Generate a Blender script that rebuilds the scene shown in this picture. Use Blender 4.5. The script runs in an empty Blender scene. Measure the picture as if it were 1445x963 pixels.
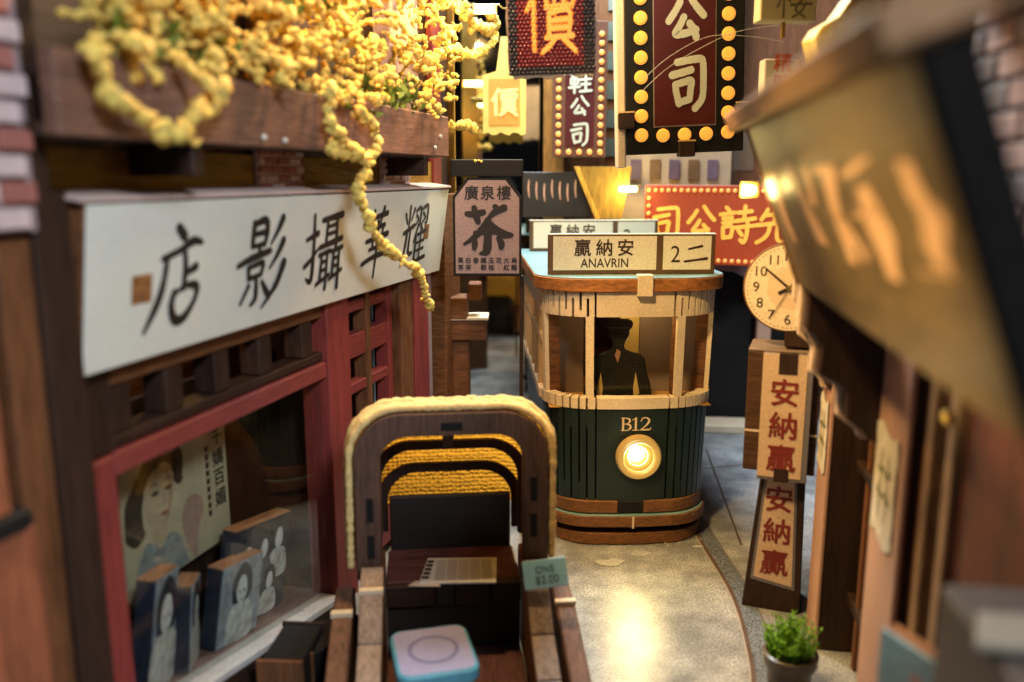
import bpy, bmesh, math, random
from mathutils import Vector, Matrix
from mathutils.bvhtree import BVHTree
random.seed(7)
sc = bpy.context.scene
sc.unit_settings.system = 'METRIC'
sc.unit_settings.scale_length = 0.01          # one unit is one centimetre: a table-top model street
C = sc.collection
R = math.radians

# ------------------------------------------------------------------ camera
CAM_H, PITCH, FPX = 7.75, R(11), 1200.0
cd = bpy.data.cameras.new('camera'); cam = bpy.data.objects.new('camera', cd); C.objects.link(cam)
cam.location = (0, 0, CAM_H); cam.rotation_euler = (R(90) - PITCH, 0, 0)
cd.sensor_width = 36; cd.lens = 36 * FPX / 1445; cd.clip_start = 0.05; cd.clip_end = 400
cd.dof.use_dof = True; cd.dof.focus_distance = 17.6; cd.dof.aperture_fstop = 0.175; cd.dof.aperture_blades = 0
sc.camera = cam

# ------------------------------------------------------------------ world and lamps
w = bpy.data.worlds.new('World'); sc.world = w; w.use_nodes = True
w.node_tree.nodes['Background'].inputs[0].default_value = (0.75, 0.80, 1.0, 1)
w.node_tree.nodes['Background'].inputs[1].default_value = 0.006

def area(name, loc, target, size, power, col):
    l = bpy.data.lights.new(name, 'AREA'); l.shape = 'DISK'; l.size = size; l.energy = power; l.color = col
    o = bpy.data.objects.new(name, l); C.objects.link(o); o.location = loc
    o.rotation_euler = (Vector(target) - Vector(loc)).to_track_quat('-Z', 'Y').to_euler(); return o
def point(name, loc, power, col, r=0.15):
    l = bpy.data.lights.new(name, 'POINT'); l.energy = power; l.color = col; l.shadow_soft_size = r
    o = bpy.data.objects.new(name, l); C.objects.link(o); o.location = loc; return o
WARM = (1.0, 0.62, 0.22); YEL = (1.0, 0.72, 0.22)
area('desk_lamp', (6.5, -6.0, 17.5), (-3, 13, 5), 4.0, 3900, (0.87, 0.96, 1.0))
area('led_strip', (1.6, 16.2, 14.6), (-.5, 14, 3), 1.2, 550, (1.0, 0.58, 0.18))
area('room_light', (0.8, 22.0, 18), (1.0, 21, 0), 6.0, 5000, (0.86, 0.95, 1.0))
wl_ = bpy.data.lights.new('warm_lamp', 'SPOT'); wl_.energy = 5600; wl_.color = (1.0, 0.64, 0.24); wl_.spot_size = R(58); wl_.spot_blend = .55; wl_.shadow_soft_size = .5
wo_ = bpy.data.objects.new('warm_lamp', wl_); C.objects.link(wo_); wo_.location = (-1.0, 9.8, 12.6); wo_.rotation_euler = (Vector((3.6, 13.4, 6)) - Vector(wo_.location)).to_track_quat('-Z', 'Y').to_euler()
gl_ = bpy.data.lights.new('board_fill_spot', 'SPOT'); gl_.energy = 4300; gl_.color = (1.0, 0.74, 0.27); gl_.spot_size = R(36); gl_.spot_blend = .8; gl_.shadow_soft_size = .4  # unseen spot added to throw golden light onto the slanting board
go_ = bpy.data.objects.new('board_fill_spot', gl_); C.objects.link(go_); go_.location = (-4.3, 4.6, 5.2); go_.rotation_euler = (Vector((3.2, 6.2, 7.2)) - Vector(go_.location)).to_track_quat('-Z', 'Y').to_euler()
area('moss_lamp', (-1.6, 13.0, 13.6), (-3.6, 13.2, 9), .8, 1000, (1.0, 0.62, 0.25))
sc.view_settings.view_transform = 'Standard'; sc.view_settings.look = 'None'
sc.view_settings.exposure = 0.18; sc.view_settings.gamma = 1.0; sc.view_settings.use_curve_mapping = False
sc.cycles.use_denoising = True; sc.cycles.denoiser = 'OPENIMAGEDENOISE'
sc.cycles.max_bounces = 8; sc.cycles.sample_clamp_indirect = 6; sc.cycles.caustics_reflective = False; sc.cycles.caustics_refractive = False

# ------------------------------------------------------------------ placing helpers (rays of the photograph met with real planes)
def ray(x, y):
    u = (x - 722.5) / FPX; v = (y - 481.5) / FPX
    return Vector((u, math.cos(PITCH) - v * math.sin(PITCH), -math.sin(PITCH) - v * math.cos(PITCH)))
def at(x, y, Y):
    r = ray(x, y); k = Y / r.y; return Vector((r.x * k, Y, CAM_H + r.z * k))
def ground_at(x, y, z=0.0):
    r = ray(x, y); k = (z - CAM_H) / r.z; return Vector((r.x * k, r.y * k, z))
def on_plane(x, y, P, N):
    r = ray(x, y); O = Vector((0, 0, CAM_H)); k = (P - O).dot(N) / r.dot(N); return O + r * k
TL = math.atan(.281); dL = Vector((math.sin(TL), math.cos(TL), 0)); nL = Vector((dL.y, -dL.x, 0)); OL = Vector((-7.2, 0, 0))
RZL = math.atan2(dL.y, dL.x)                        # local x along the left wall away from camera, -y to the street
TR = math.atan(.1534); dR = Vector((math.sin(TR), math.cos(TR), 0)); nR = Vector((-dR.y, dR.x, 0)); OR_ = Vector((3.07, 0, 0))
RZR = math.atan2(-dR.y, -dR.x)                      # right wall: local x towards the camera, -y to the street
def left_hit(x, y, n=0.0): return on_plane(x, y, OL + nL * n, nL)
def left_local(x, y, n=0.0):
    p = left_hit(x, y, n) - OL; return p.dot(dL), p.z
def right_local(x, y, n=0.0):
    p = on_plane(x, y, OR_ + nR * n, nR) - OR_; return p.dot(dR), p.z

# ------------------------------------------------------------------ materials
MATS = {}
def _new(name):
    m = bpy.data.materials.new(name); m.use_nodes = True; nt = m.node_tree
    return m, nt, nt.nodes['Principled BSDF']
def mat(name, col, rough=.6, var=.18, scale=12, fine=90, bump=.25, dist=.01, stretch=(1, 1, 1), metal=0, spec=.4, emit=0, emit_col=None, sss=0, grainy=.5):
    """a coloured surface with cloudy and fine mottling and a little relief"""
    if name in MATS: return MATS[name]
    m, nt, b = _new(name); N = nt.nodes.new; K = nt.links.new
    tc = N('ShaderNodeTexCoord'); mp = N('ShaderNodeMapping'); mp.inputs['Scale'].default_value = stretch
    K(tc.outputs['Object'], mp.inputs[0])
    n1 = N('ShaderNodeTexNoise'); n1.inputs['Scale'].default_value = scale / 10; n1.inputs['Detail'].default_value = 6; n1.inputs['Roughness'].default_value = .65
    n2 = N('ShaderNodeTexNoise'); n2.inputs['Scale'].default_value = fine / 3; n2.inputs['Detail'].default_value = 3
    K(mp.outputs[0], n1.inputs[0]); K(mp.outputs[0], n2.inputs[0])
    mx = N('ShaderNodeMix'); mx.data_type = 'FLOAT'; mx.inputs[0].default_value = grainy
    K(n1.outputs[0], mx.inputs[2]); K(n2.outputs[0], mx.inputs[3])
    rp = N('ShaderNodeValToRGB'); rp.color_ramp.elements[0].position = .3; rp.color_ramp.elements[1].position = .72
    rp.color_ramp.elements[0].color = tuple(c * (1 - var * 1.6) for c in col) + (1,)
    rp.color_ramp.elements[1].color = tuple(min(1, c * (1 + var)) for c in col) + (1,)
    K(mx.outputs[0], rp.inputs[0]); K(rp.outputs[0], b.inputs['Base Color'])
    bp = N('ShaderNodeBump'); bp.inputs['Strength'].default_value = bump; bp.inputs['Distance'].default_value = dist
    K(mx.outputs[0], bp.inputs['Height']); K(bp.outputs[0], b.inputs['Normal'])
    rr = N('ShaderNodeMapRange'); rr.inputs[3].default_value = max(0, rough - .12); rr.inputs[4].default_value = min(1, rough + .15)
    K(n1.outputs[0], rr.inputs[0]); K(rr.outputs[0], b.inputs['Roughness'])
    b.inputs['Metallic'].default_value = metal; b.inputs['Specular IOR Level'].default_value = spec
    if sss: b.inputs['Subsurface Weight'].default_value = sss; b.inputs['Subsurface Radius'].default_value = (.12, .07, .02); b.inputs['Subsurface Scale'].default_value = 1
    if emit:
        b.inputs['Emission Color'].default_value = (emit_col or col) + (1,); b.inputs['Emission Strength'].default_value = emit
    MATS[name] = m; return m
def wood(name, col, rough=.62, var=.35, axis='z', fine=60, bump=.5):
    s = {'z': (1.5, 1.5, .16), 'x': (.16, 1.5, 1.5), 'y': (1.5, .16, 1.5), 'edge': (.25, .25, 1.3), 'hedge': (.5, .5, 1.8)}[axis]
    return mat(name, col, rough, var * 1.25, 34, fine * .8, bump, .018, s, spec=.3, grainy=.5)
def thin_glass(name, tint=(.95, .97, .97), gloss=1.0, rough=.02):
    m, nt, b = _new(name); N = nt.nodes.new; K = nt.links.new; nt.nodes.remove(b)
    out = nt.nodes['Material Output']; t = N('ShaderNodeBsdfTransparent'); t.inputs[0].default_value = tint + (1,)
    g = N('ShaderNodeBsdfGlossy'); g.inputs['Roughness'].default_value = rough
    f = N('ShaderNodeLayerWeight'); f.inputs[0].default_value = .5
    pw = N('ShaderNodeMath'); pw.operation = 'POWER'; pw.inputs[1].default_value = 4.0; K(f.outputs['Facing'], pw.inputs[0])
    mm = N('ShaderNodeMath'); mm.operation = 'MULTIPLY_ADD'; mm.inputs[1].default_value = .5 * gloss; mm.inputs[2].default_value = .03 * gloss; K(pw.outputs[0], mm.inputs[0])
    x = N('ShaderNodeMixShader'); K(mm.outputs[0], x.inputs[0]); K(t.outputs[0], x.inputs[1]); K(g.outputs[0], x.inputs[2]); K(x.outputs[0], out.inputs[0])
    MATS[name] = m; return m
def translucent(name, col, amount=.5, rough=.8, weave=0, var=.2):
    m = mat(name, col, rough, var, 14, 80, .3, .01); nt = m.node_tree; N = nt.nodes.new; K = nt.links.new
    b = nt.nodes['Principled BSDF']; out = nt.nodes['Material Output']
    t = N('ShaderNodeBsdfTranslucent'); x = N('ShaderNodeMixShader'); x.inputs[0].default_value = amount
    src = b.inputs['Base Color'].links[0].from_socket; K(src, t.inputs[0])
    K(b.outputs[0], x.inputs[1]); K(t.outputs[0], x.inputs[2]); K(x.outputs[0], out.inputs[0])
    if weave:
        tc = N('ShaderNodeTexCoord'); v = N('ShaderNodeTexVoronoi'); v.inputs['Scale'].default_value = weave; v.inputs['Randomness'].default_value = .35
        K(tc.outputs['Object'], v.inputs[0]); bp = N('ShaderNodeBump'); bp.inputs['Strength'].default_value = 1; bp.inputs['Distance'].default_value = .06; bp.invert = True
        K(v.outputs['Distance'], bp.inputs['Height']); K(bp.outputs[0], b.inputs['Normal']); K(bp.outputs[0], t.inputs['Normal'])
    return m
def emitter(name, col, strength):
    return mat(name, col, .4, .05, emit=strength, emit_col=col)

M_WALN = wood('walnut', (.16, .062, .025)); M_WALNX = wood('walnut_x', (.16, .062, .025), axis='x')
M_DARK = wood('dark_wood', (.034, .015, .009)); M_DARKX = wood('dark_wood_x', (.034, .015, .009), axis='x')
M_EDGE = wood('burnt_edge', (.16, .065, .025), axis='edge', bump=.8); M_HEDGE = wood('burnt_edge_flat', (.30, .13, .045), axis='hedge', bump=.4)
M_RED = wood('red_paint', (.24, .042, .038), rough=.5, var=.22, bump=.25); M_REDX = wood('red_paint_x', (.23, .045, .042), rough=.5, var=.22, axis='x', bump=.25)
M_BLACK = mat('black_print', (.012, .011, .012), .6, .3, spec=.2)
M_INK = mat('ink', (.018, .013, .012), .55, .3, bump=.1)
M_INKB = mat('brown_ink', (.05, .022, .012), .6, .3, bump=.1)
M_SIGNW = mat('sign_white', (.68, .69, .65), .45, .09, 5, 80, .15, .005)
M_CREAM = mat('cream_wood', (.72, .59, .43), .62, .16, 16, 85, .5, .008, grainy=.65)
M_CREAMS = mat('cream_sign', (.74, .69, .55), .6, .13, 12, 85, .45, .007, grainy=.7)
M_SIGNFR = mat('sign_brown_frame', (.12, .062, .028), .6, .3, 20, 160, .4, .006)
M_GREEN = mat('tram_green', (.009, .021, .017), .42, .3, 14, 150, .35, .005, spec=.5)
M_TEAL = mat('roof_teal', (.17, .30, .32), .38, .15, 10, 140, .25, .004, spec=.5)
M_ROOFE = wood('roof_edge', (.36, .14, .04), axis='hedge', bump=.5)
M_BAND = wood('band_edge', (.20, .085, .032), axis='hedge', bump=.5)
M_PANEL = mat('brown_card', (.20, .145, .115), .7, .12, 16, 140, .3, .005)
M_PURP = mat('mauve_card', (.29, .205, .22), .62, .22, 12, 90, .4, .006, grainy=.7)
M_PINKW = mat('pink_wood', (.46, .27, .20), .6, .15, 12, 150, .3, .006)
M_MAROON = mat('maroon_print', (.075, .010, .012), .5, .2, 8, 80, .15, .004, spec=.25)
M_TAN = mat('tan_print', (.62, .44, .30), .6, .18, 12, 90, .4, .006, grainy=.7)
M_REDINK = mat('red_ink', (.20, .022, .014), .6, .2, bump=.1)
M_GREYP = mat('grey_print', (.16, .15, .18), .6, .2, 12, 200, .3, .005)
M_DIALP = mat('dial_print', (.78, .63, .45), .6, .14, 10, 90, .35, .006, grainy=.7)
M_BULB = emitter('bulb_print', (1.0, .42, .06), .6)
M_BULBR = emitter('bulb_far', (1.0, .36, .09), .5)
M_PALEG = mat('pale_green_print', (.52, .56, .45), .5, .12, bump=.1, emit=.06)
M_PAPER = mat('paper', (.62, .57, .46), .7, .12, 14, 90, .4, .008)
M_BRASS = mat('brass', (.75, .52, .16), .3, .15, metal=1)
M_BRICK = mat('brick_print', (.36, .13, .11), .6, .3, 30, 80, .4, .01); M_BRICKP = mat('brick_pale', (.60, .46, .48), .6, .2, 30, 80, .4, .01)
M_MORT = mat('mortar', (.30, .22, .24), .7, .2)
M_BLUEW = mat('blue_white_print', (.36, .60, .66), .4, .22, 22, 60, .1, .004)
M_GLASS = thin_glass('window_glass', (.92, .94, .92), 1.35, .03)

# ------------------------------------------------------------------ mesh helpers
class MB:
    def __init__(s): s.v = []; s.f = []
    def add(s, vs, fs):
        k = len(s.v); s.v += [tuple(p) for p in vs]; s.f += [tuple(i + k for i in f) for f in fs]; return s
    def box(s, x0, x1, y0, y1, z0, z1):
        vs = [(x0, y0, z0), (x1, y0, z0), (x1, y1, z0), (x0, y1, z0), (x0, y0, z1), (x1, y0, z1), (x1, y1, z1), (x0, y1, z1)]
        return s.add(vs, [(0, 3, 2, 1), (4, 5, 6, 7), (0, 1, 5, 4), (1, 2, 6, 5), (2, 3, 7, 6), (3, 0, 4, 7)])
    def hexa(s, a, b):     # two quads (bottom ring a, top ring b), same winding
        return s.add(list(a) + list(b), [(3, 2, 1, 0), (4, 5, 6, 7), (0, 1, 5, 4), (1, 2, 6, 5), (2, 3, 7, 6), (3, 0, 4, 7)])
    def prism(s, pts, a, b, axis='y'):
        """polygon pts extruded from a to b along an axis; pts are the two other coordinates in order"""
        n = len(pts)
        def P(p, t): return {'y': (p[0], t, p[1]), 'z': (p[0], p[1], t), 'x': (t, p[0], p[1])}[axis]
        vs = [P(p, a) for p in pts] + [P(p, b) for p in pts]
        return s.add(vs, [tuple(range(n)), tuple(range(2 * n - 1, n - 1, -1))] + [(i, i + n, (i + 1) % n + n, (i + 1) % n) for i in range(n)])
    def tube(s, pts, r, k=8, closed=False):
        pts = [Vector(p) for p in pts]; n = len(pts); rings = []; up = None
        for i, p in enumerate(pts):
            t = (pts[min(i + 1, n - 1)] - pts[max(i - 1, 0)]).normalized()
            a = Vector((0, 0, 1)) if abs(t.z) < .9 else Vector((1, 0, 0))
            if up is None: up = (a - t * a.dot(t)).normalized()
            else: up = (up - t * up.dot(t)).normalized()
            q = t.cross(up); rr = r[i] if isinstance(r, (list, tuple)) else r
            rings.append([p + (up * math.cos(2 * math.pi * j / k) + q * math.sin(2 * math.pi * j / k)) * rr for j in range(k)])
        vs = [v for g in rings for v in g]; fs = []
        for i in range(n - 1):
            for j in range(k): fs.append((i * k + j, i * k + (j + 1) % k, (i + 1) * k + (j + 1) % k, (i + 1) * k + j))
        fs += [tuple(range(k - 1, -1, -1)), tuple((n - 1) * k + j for j in range(k))]
        return s.add(vs, fs)
    def lathe(s, prof, c=(0, 0, 0), k=32, axis='z', cap=True):
        vs = []; fs = []
        for r, h in prof:
            for j in range(k):
                a = 2 * math.pi * j / k; x, y = r * math.cos(a), r * math.sin(a)
                vs.append((c[0] + x, c[1] + y, c[2] + h) if axis == 'z' else (c[0] + x, c[1] - h, c[2] + y))
        m = len(prof)
        for i in range(m - 1):
            for j in range(k): fs.append((i * k + j, i * k + (j + 1) % k, (i + 1) * k + (j + 1) % k, (i + 1) * k + j))
        if cap: fs += [tuple(range(k - 1, -1, -1)), tuple((m - 1) * k + j for j in range(k))]
        return s.add(vs, fs)
    def build(s, name, m, parent=None, bevel=0, smooth=False, loc=None):
        me = bpy.data.meshes.new(name); me.from_pydata(s.v, [], s.f); me.update()
        if bevel or True:
            bm = bmesh.new(); bm.from_mesh(me); bmesh.ops.recalc_face_normals(bm, faces=bm.faces)
            if bevel:
                es = [e for e in bm.edges if len(e.link_faces) == 2 and e.calc_face_angle(0) > .6]
                bmesh.ops.bevel(bm, geom=es, offset=bevel, segments=1, affect='EDGES', clamp_overlap=True)
            bm.to_mesh(me); bm.free()
        if smooth: me.polygons.foreach_set('use_smooth', [True] * len(me.polygons))
        me.materials.append(m); return link(name, me, parent, loc)
def link(name, me, parent=None, loc=None):
    o = bpy.data.objects.new(name, me); C.objects.link(o)
    if parent: o.parent = parent
    if loc: o.location = loc
    return o
def tag(o, label=None, cat=None, group=None, kind=None):
    if label: o['label'] = label
    if cat: o['category'] = cat
    if group: o['group'] = group
    if kind: o['kind'] = kind
    return o
def thing(name, label, cat, loc=(0, 0, 0), rz=0.0, group=None, rot=None):
    o = bpy.data.objects.new(name, None); C.objects.link(o); o.empty_display_size = .3
    o.location = loc; o.rotation_euler = rot if rot else (0, 0, rz); return tag(o, label, cat, group)
def smooth_by_angle(o, a=.6):
    me = o.data
    me.polygons.foreach_set('use_smooth', [True] * len(me.polygons))
    try: me.set_sharp_from_angle(angle=a)
    except Exception: pass
    return o

# ------------------------------------------------------------------ writing
def text_geo(body, size, bold=.012, jitter=0, shear=0, sx=1.0):
    c = bpy.data.curves.new('t', 'FONT'); c.body = body; c.size = size; c.offset = bold * size; c.align_x = 'CENTER'; c.fill_mode = 'FRONT'
    c.resolution_u = 4; c.shear = shear
    o = bpy.data.objects.new('t', c); C.objects.link(o); bpy.context.view_layer.update()
    me = bpy.data.meshes.new_from_object(o.evaluated_get(bpy.context.evaluated_depsgraph_get()))
    vs = [(v.co.x * sx, v.co.y) for v in me.vertices]; fs = [tuple(p.vertices) for p in me.polygons]
    bpy.data.objects.remove(o); bpy.data.curves.remove(c); bpy.data.meshes.remove(me)
    if vs:
        x0, x1 = min(v[0] for v in vs), max(v[0] for v in vs); y0, y1 = min(v[1] for v in vs), max(v[1] for v in vs)
        cx, cy = (x0 + x1) / 2, (y0 + y1) / 2
        rnd = random.Random(hash(body) & 255 if False else len(body) * 7 + 3)
        vs = [(x - cx + rnd.uniform(-jitter, jitter) * size, y - cy + rnd.uniform(-jitter, jitter) * size) for x, y in vs]
    return vs, fs
def lay(geo, x, z, y, sx=1, sz=1, rot=0):
    """flat geometry (vs, fs) put on a wall plane facing -y"""
    vs, fs = geo; c, s_ = math.cos(rot), math.sin(rot)
    return [(x + (a * c - b * s_) * sx, y - (q[2] if len(q) > 2 else 0), z + (a * s_ + b * c) * sz) for q in vs for a, b in [(q[0], q[1])]], fs
def text(parent, name, body, size, x, z, y, m, bold=.012, jitter=0, sx=1, rot=0):
    geo = text_geo(body, size, 0, jitter, 0, sx); mb = MB(); d = bold * size * .8
    for k, (dx, dz) in enumerate(((0, 0), (d, d * .4), (-d, -d * .4), (-d * .3, d), (d * .3, -d)) if bold > .009 else ((0, 0),)): mb.add(*lay(geo, x + dx, z + dz, y - .0008 * k, rot=rot))
    return mb.build(name, m, parent)
def spline(pts, n=8):
    if len(pts) == 2: return [tuple(pts[0][i] + (pts[1][i] - pts[0][i]) * t / 5 for i in range(3)) for t in range(6)]
    out = []; P = [pts[0]] + list(pts) + [pts[-1]]
    for i in range(1, len(P) - 2):
        for k in range(n):
            t = k / n; a, b, c, d = P[i - 1], P[i], P[i + 1], P[i + 2]
            out.append(tuple(.5 * (2 * b[j] + (c[j] - a[j]) * t + (2 * a[j] - 5 * b[j] + 4 * c[j] - d[j]) * t * t + (3 * b[j] - a[j] - 3 * c[j] + d[j]) * t ** 3) for j in range(3)))
    out.append(tuple(pts[-1])); return out
def brush(strokes, size=1.0, wmul=1.0, round_=False, rough=.06, dw=7):
    """brush strokes on a 100 x 100 grid (y down) -> flat geometry centred on 0; each stroke a hair above the last"""
    vs, fs = [], []; rnd = random.Random(3); k = size / 100
    for si, st in enumerate(strokes):
        pts = [(p[0], p[1], (p[2] if len(p) > 2 else dw)) for p in st]
        if len(pts) == 2 and len(st[0]) == 2 and not round_: pts = [(pts[0][0], pts[0][1], dw * 1.1), ((pts[0][0] + pts[1][0]) / 2, (pts[0][1] + pts[1][1]) / 2, dw * .78), (pts[1][0], pts[1][1], dw * .95)]
        q = spline(pts) if not (round_ and False) else pts
        lay_ = si * .0012; L_, R_ = [], []
        for i, p in enumerate(q):
            a, b = q[max(i - 1, 0)], q[min(i + 1, len(q) - 1)]
            tx, ty = b[0] - a[0], b[1] - a[1]; l = math.hypot(tx, ty) or 1; nx, ny = -ty / l, tx / l
            h = p[2] * wmul / 2 * (1 + rnd.uniform(-rough, rough)); L_.append((p[0] + nx * h, p[1] + ny * h)); R_.append((p[0] - nx * h, p[1] - ny * h))
        def cap(p, q_):   # half-round end at p, pointing away from q_
            dx, dy = p[0] - q_[0], p[1] - q_[1]; a0 = math.atan2(dy, dx); h = p[2] * wmul / 2
            return [(p[0] + math.cos(a0 + t) * h, p[1] + math.sin(a0 + t) * h) for t in (1.05, .52, 0, -.52, -1.05)]
        base = len(vs); n = len(q)
        poly = L_ + R_
        vs += [((x - 50) * k, (50 - y) * k, lay_) for x, y in poly]
        for i in range(n - 1): fs.append((base + i, base + i + 1, base + n + i + 1, base + n + i))
        for e, o_ in ((0, 1), (n - 1, n - 2)):
            b2 = len(vs); cp = cap(q[e], q[o_]); vs += [((x - 50) * k, (50 - y) * k, lay_ + .0005) for x, y in cp]
            ia, ib = base + e, base + n + e
            d1 = math.hypot(vs[ia][0] - vs[b2][0], vs[ia][1] - vs[b2][1]); d2 = math.hypot(vs[ib][0] - vs[b2][0], vs[ib][1] - vs[b2][1])
            ring = ([ia] + list(range(b2, b2 + 5)) + [ib]) if d1 < d2 else ([ib] + list(range(b2, b2 + 5)) + [ia])
            fs.append(tuple(ring))
    return vs, fs
G = {
 'tea': [[(10,20,8),(24,21,10),(42,17,9)], [(24,8,8),(28,24,10),(32,36,8)], [(52,30,6),(64,18,9),(84,8,10)], [(66,6,8),(72,14,8)], [(52,32,9),(40,50,10),(22,68,8),(4,80,4)], [(50,34,9),(66,50,11),(82,60,12),(98,62,7)], [(26,58,7),(48,55,9),(72,54,9)], [(50,48,10),(51,72,12),(48,94,12),(36,99,4)], [(26,70,6),(25,80,9),(24,88,7)], [(72,68,6),(78,78,10),(78,86,8)]],
 'gong': [[(38,12),(28,28),(14,46)], [(58,0),(70,18),(88,38)], [(46,40),(38,54),(28,70),(48,70),(72,64)], [(58,52),(68,64),(72,78)]],
 'si': [[(26,10),(60,6),(78,5)], [(78,5),(84,12),(85,50),(82,80),(66,98)], [(14,34),(40,29),(58,25)], [(22,52),(24,66),(30,88)], [(22,52),(44,47),(58,46),(56,62),(54,80)], [(30,86),(54,80)]],
 'dian': [[(50,2,9),(58,10,10)], [(28,30,6),(52,24,6),(72,16,8),(86,18,5)], [(34,30,6),(30,52,7),(22,72,8),(4,98,4)], [(60,26,6),(62,42,7),(60,62,6)], [(62,48,5),(78,42,8)], [(46,64,6),(42,78,8),(48,92,9),(62,92,8),(78,76,6),(80,62,8),(62,60,5),(48,66,4)]],
 'ying': [[(32,6,8),(30,30,7)], [(32,7,6),(54,3,8),(58,16,8),(54,30,6)], [(32,18,5),(55,16,6)], [(31,31,5),(55,29,5)], [(44,34,6),(46,40,6)], [(4,50,5),(28,44,7),(66,38,7)], [(24,54,6),(26,66,6)], [(24,54,5),(52,50,6),(50,62,6)], [(26,66,5),(50,63,5)], [(40,66,6),(41,88,7),(32,96,4)], [(26,74,6),(12,92,4)], [(52,72,5),(64,86,8)], [(88,2,9),(80,14,7),(66,30,3)], [(92,28,9),(82,42,7),(66,58,3)], [(96,54,10),(82,78,8),(54,102,3)]],
 'she': [[(2,32,5),(30,25,8)], [(18,2,6),(21,40,7),(20,84,8),(6,82,3)], [(0,66,6),(16,58,6),(32,46,4)], [(40,9,6),(94,3,8)], [(54,8,6),(53,40,6)], [(80,5,6),(81,44,7)], [(54,18,4),(80,15,5)], [(54,28,4),(80,25,5)], [(36,44,6),(96,35,7)], [(36,54,5),(64,50,6)], [(43,53,5),(42,88,6)], [(58,51,5),(58,100,6)], [(43,64,4),(58,62,4)], [(43,75,4),(58,73,4)], [(32,92,5),(66,82,5)], [(68,51,5),(98,47,6)], [(75,50,5),(74,84,6)], [(90,48,5),(91,102,7)], [(75,61,4),(90,59,4)], [(75,72,4),(90,70,4)], [(66,88,5),(100,78,5)]],
 'hua': [[(18,14,6),(82,6,8)], [(34,2,7),(38,24,6)], [(68,-2,8),(58,20,5)], [(28,29,5),(74,24,7)], [(50,18,7),(51,60,7),(48,104,5)], [(12,47,6),(88,38,8)], [(34,34,5),(35,58,6)], [(68,30,5),(66,56,6)], [(24,60,5),(78,54,6)], [(2,80,6),(40,72,7),(98,66,9)]],
 'yao': [[(20,2,7),(20,36,6)], [(4,14,7),(12,28,5)], [(38,6,6),(28,24,4)], [(0,44,6),(42,33,7)], [(14,42,7),(10,70,7),(-2,98,3)], [(27,40,6),(26,76,7),(42,78,5)], [(46,9,5),(65,5,6),(65,30,6),(57,32,3)], [(48,16,5),(56,21,5)], [(46,32,4),(58,24,4)], [(72,6,5),(95,2,6),(95,28,6),(87,30,3)], [(76,13,5),(84,18,5)], [(73,30,4),(87,21,4)], [(58,34,6),(44,60,4)], [(53,50,6),(52,100,7)], [(70,33,6),(77,42,7)], [(52,50,5),(94,43,6)], [(53,63,4),(88,59,5)], [(53,76,4),(88,73,5)], [(50,94,6),(98,88,6)], [(72,46,5),(71,92,5)]],
 'jia': [[(26,4),(16,26),(4,44)], [(17,34),(16,66),(17,98)], [(34,10),(66,7),(97,5)], [(40,24),(41,42)], [(40,24),(92,21),(90,40)], [(42,41),(90,38)], [(57,10),(56,38)], [(75,8),(74,38)], [(46,48),(46,80)], [(46,49),(84,46),(84,80)], [(47,59),(83,57)], [(47,69),(83,68)], [(40,81),(92,79)], [(56,84),(46,92),(34,99)], [(74,84),(84,90),(96,99)]],
 'xian': [[(32,6),(26,18),(16,34)], [(28,22),(56,18),(80,16)], [(54,0),(53,22),(51,44)], [(4,50),(50,44),(94,38)], [(40,48),(36,70),(24,86),(6,98)], [(62,46),(60,74),(64,90),(80,93),(96,88),(96,70)]],
 'shi': [[(20,2),(28,10)], [(4,22),(42,16)], [(12,33),(36,30)], [(12,45),(36,42)], [(12,58),(14,88)], [(12,58),(37,55),(35,84)], [(14,87),(35,84)], [(52,16),(90,11)], [(72,-2),(70,34)], [(44,40),(100,31)], [(46,58),(98,51)], [(80,42),(79,76),(72,98),(62,92)], [(56,66),(66,78)]],
 'lou': [[(4,30),(40,26)], [(22,4),(22,98)], [(22,34),(4,70)], [(24,36),(40,56)], [(50,12),(92,10)], [(52,12),(52,34)], [(92,10),(90,34)], [(46,24),(98,22)], [(52,36),(90,34)], [(71,2),(71,58)], [(50,46),(92,44)], [(66,58),(56,78),(84,98)], [(84,60),(72,82),(48,98)], [(42,66),(100,62)]],
 'xie': [[(4,14),(44,12)], [(14,4),(16,28),(34,28),(36,4)], [(10,40),(10,60)], [(10,40),(40,38),(39,58)], [(10,60),(40,58)], [(2,76),(48,72)], [(25,28),(25,98)], [(56,16),(94,13)], [(75,2),(75,40)], [(52,42),(98,38)], [(56,62),(94,60)], [(75,44),(75,90)], [(50,92),(100,88)]],
}
def glyph(parent, name, key, size, x, z, y, m, wmul=1.0, dw=7, round_=False, sx=1, rot=0):
    return MB().add(*lay(brush(G[key], size, wmul, round_, dw=dw), x, z, y, sx=sx, rot=rot)).build(name, m, parent)
def disc(cx, cz, r, y, k=18, rz=None):
    rz = rz or r
    return [(cx + r * math.cos(2 * math.pi * i / k), y, cz + rz * math.sin(2 * math.pi * i / k)) for i in range(k)], [tuple(range(k))]
def poly(pts, y): return [(a, y, b) for a, b in pts], [tuple(range(len(pts)))]

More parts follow.
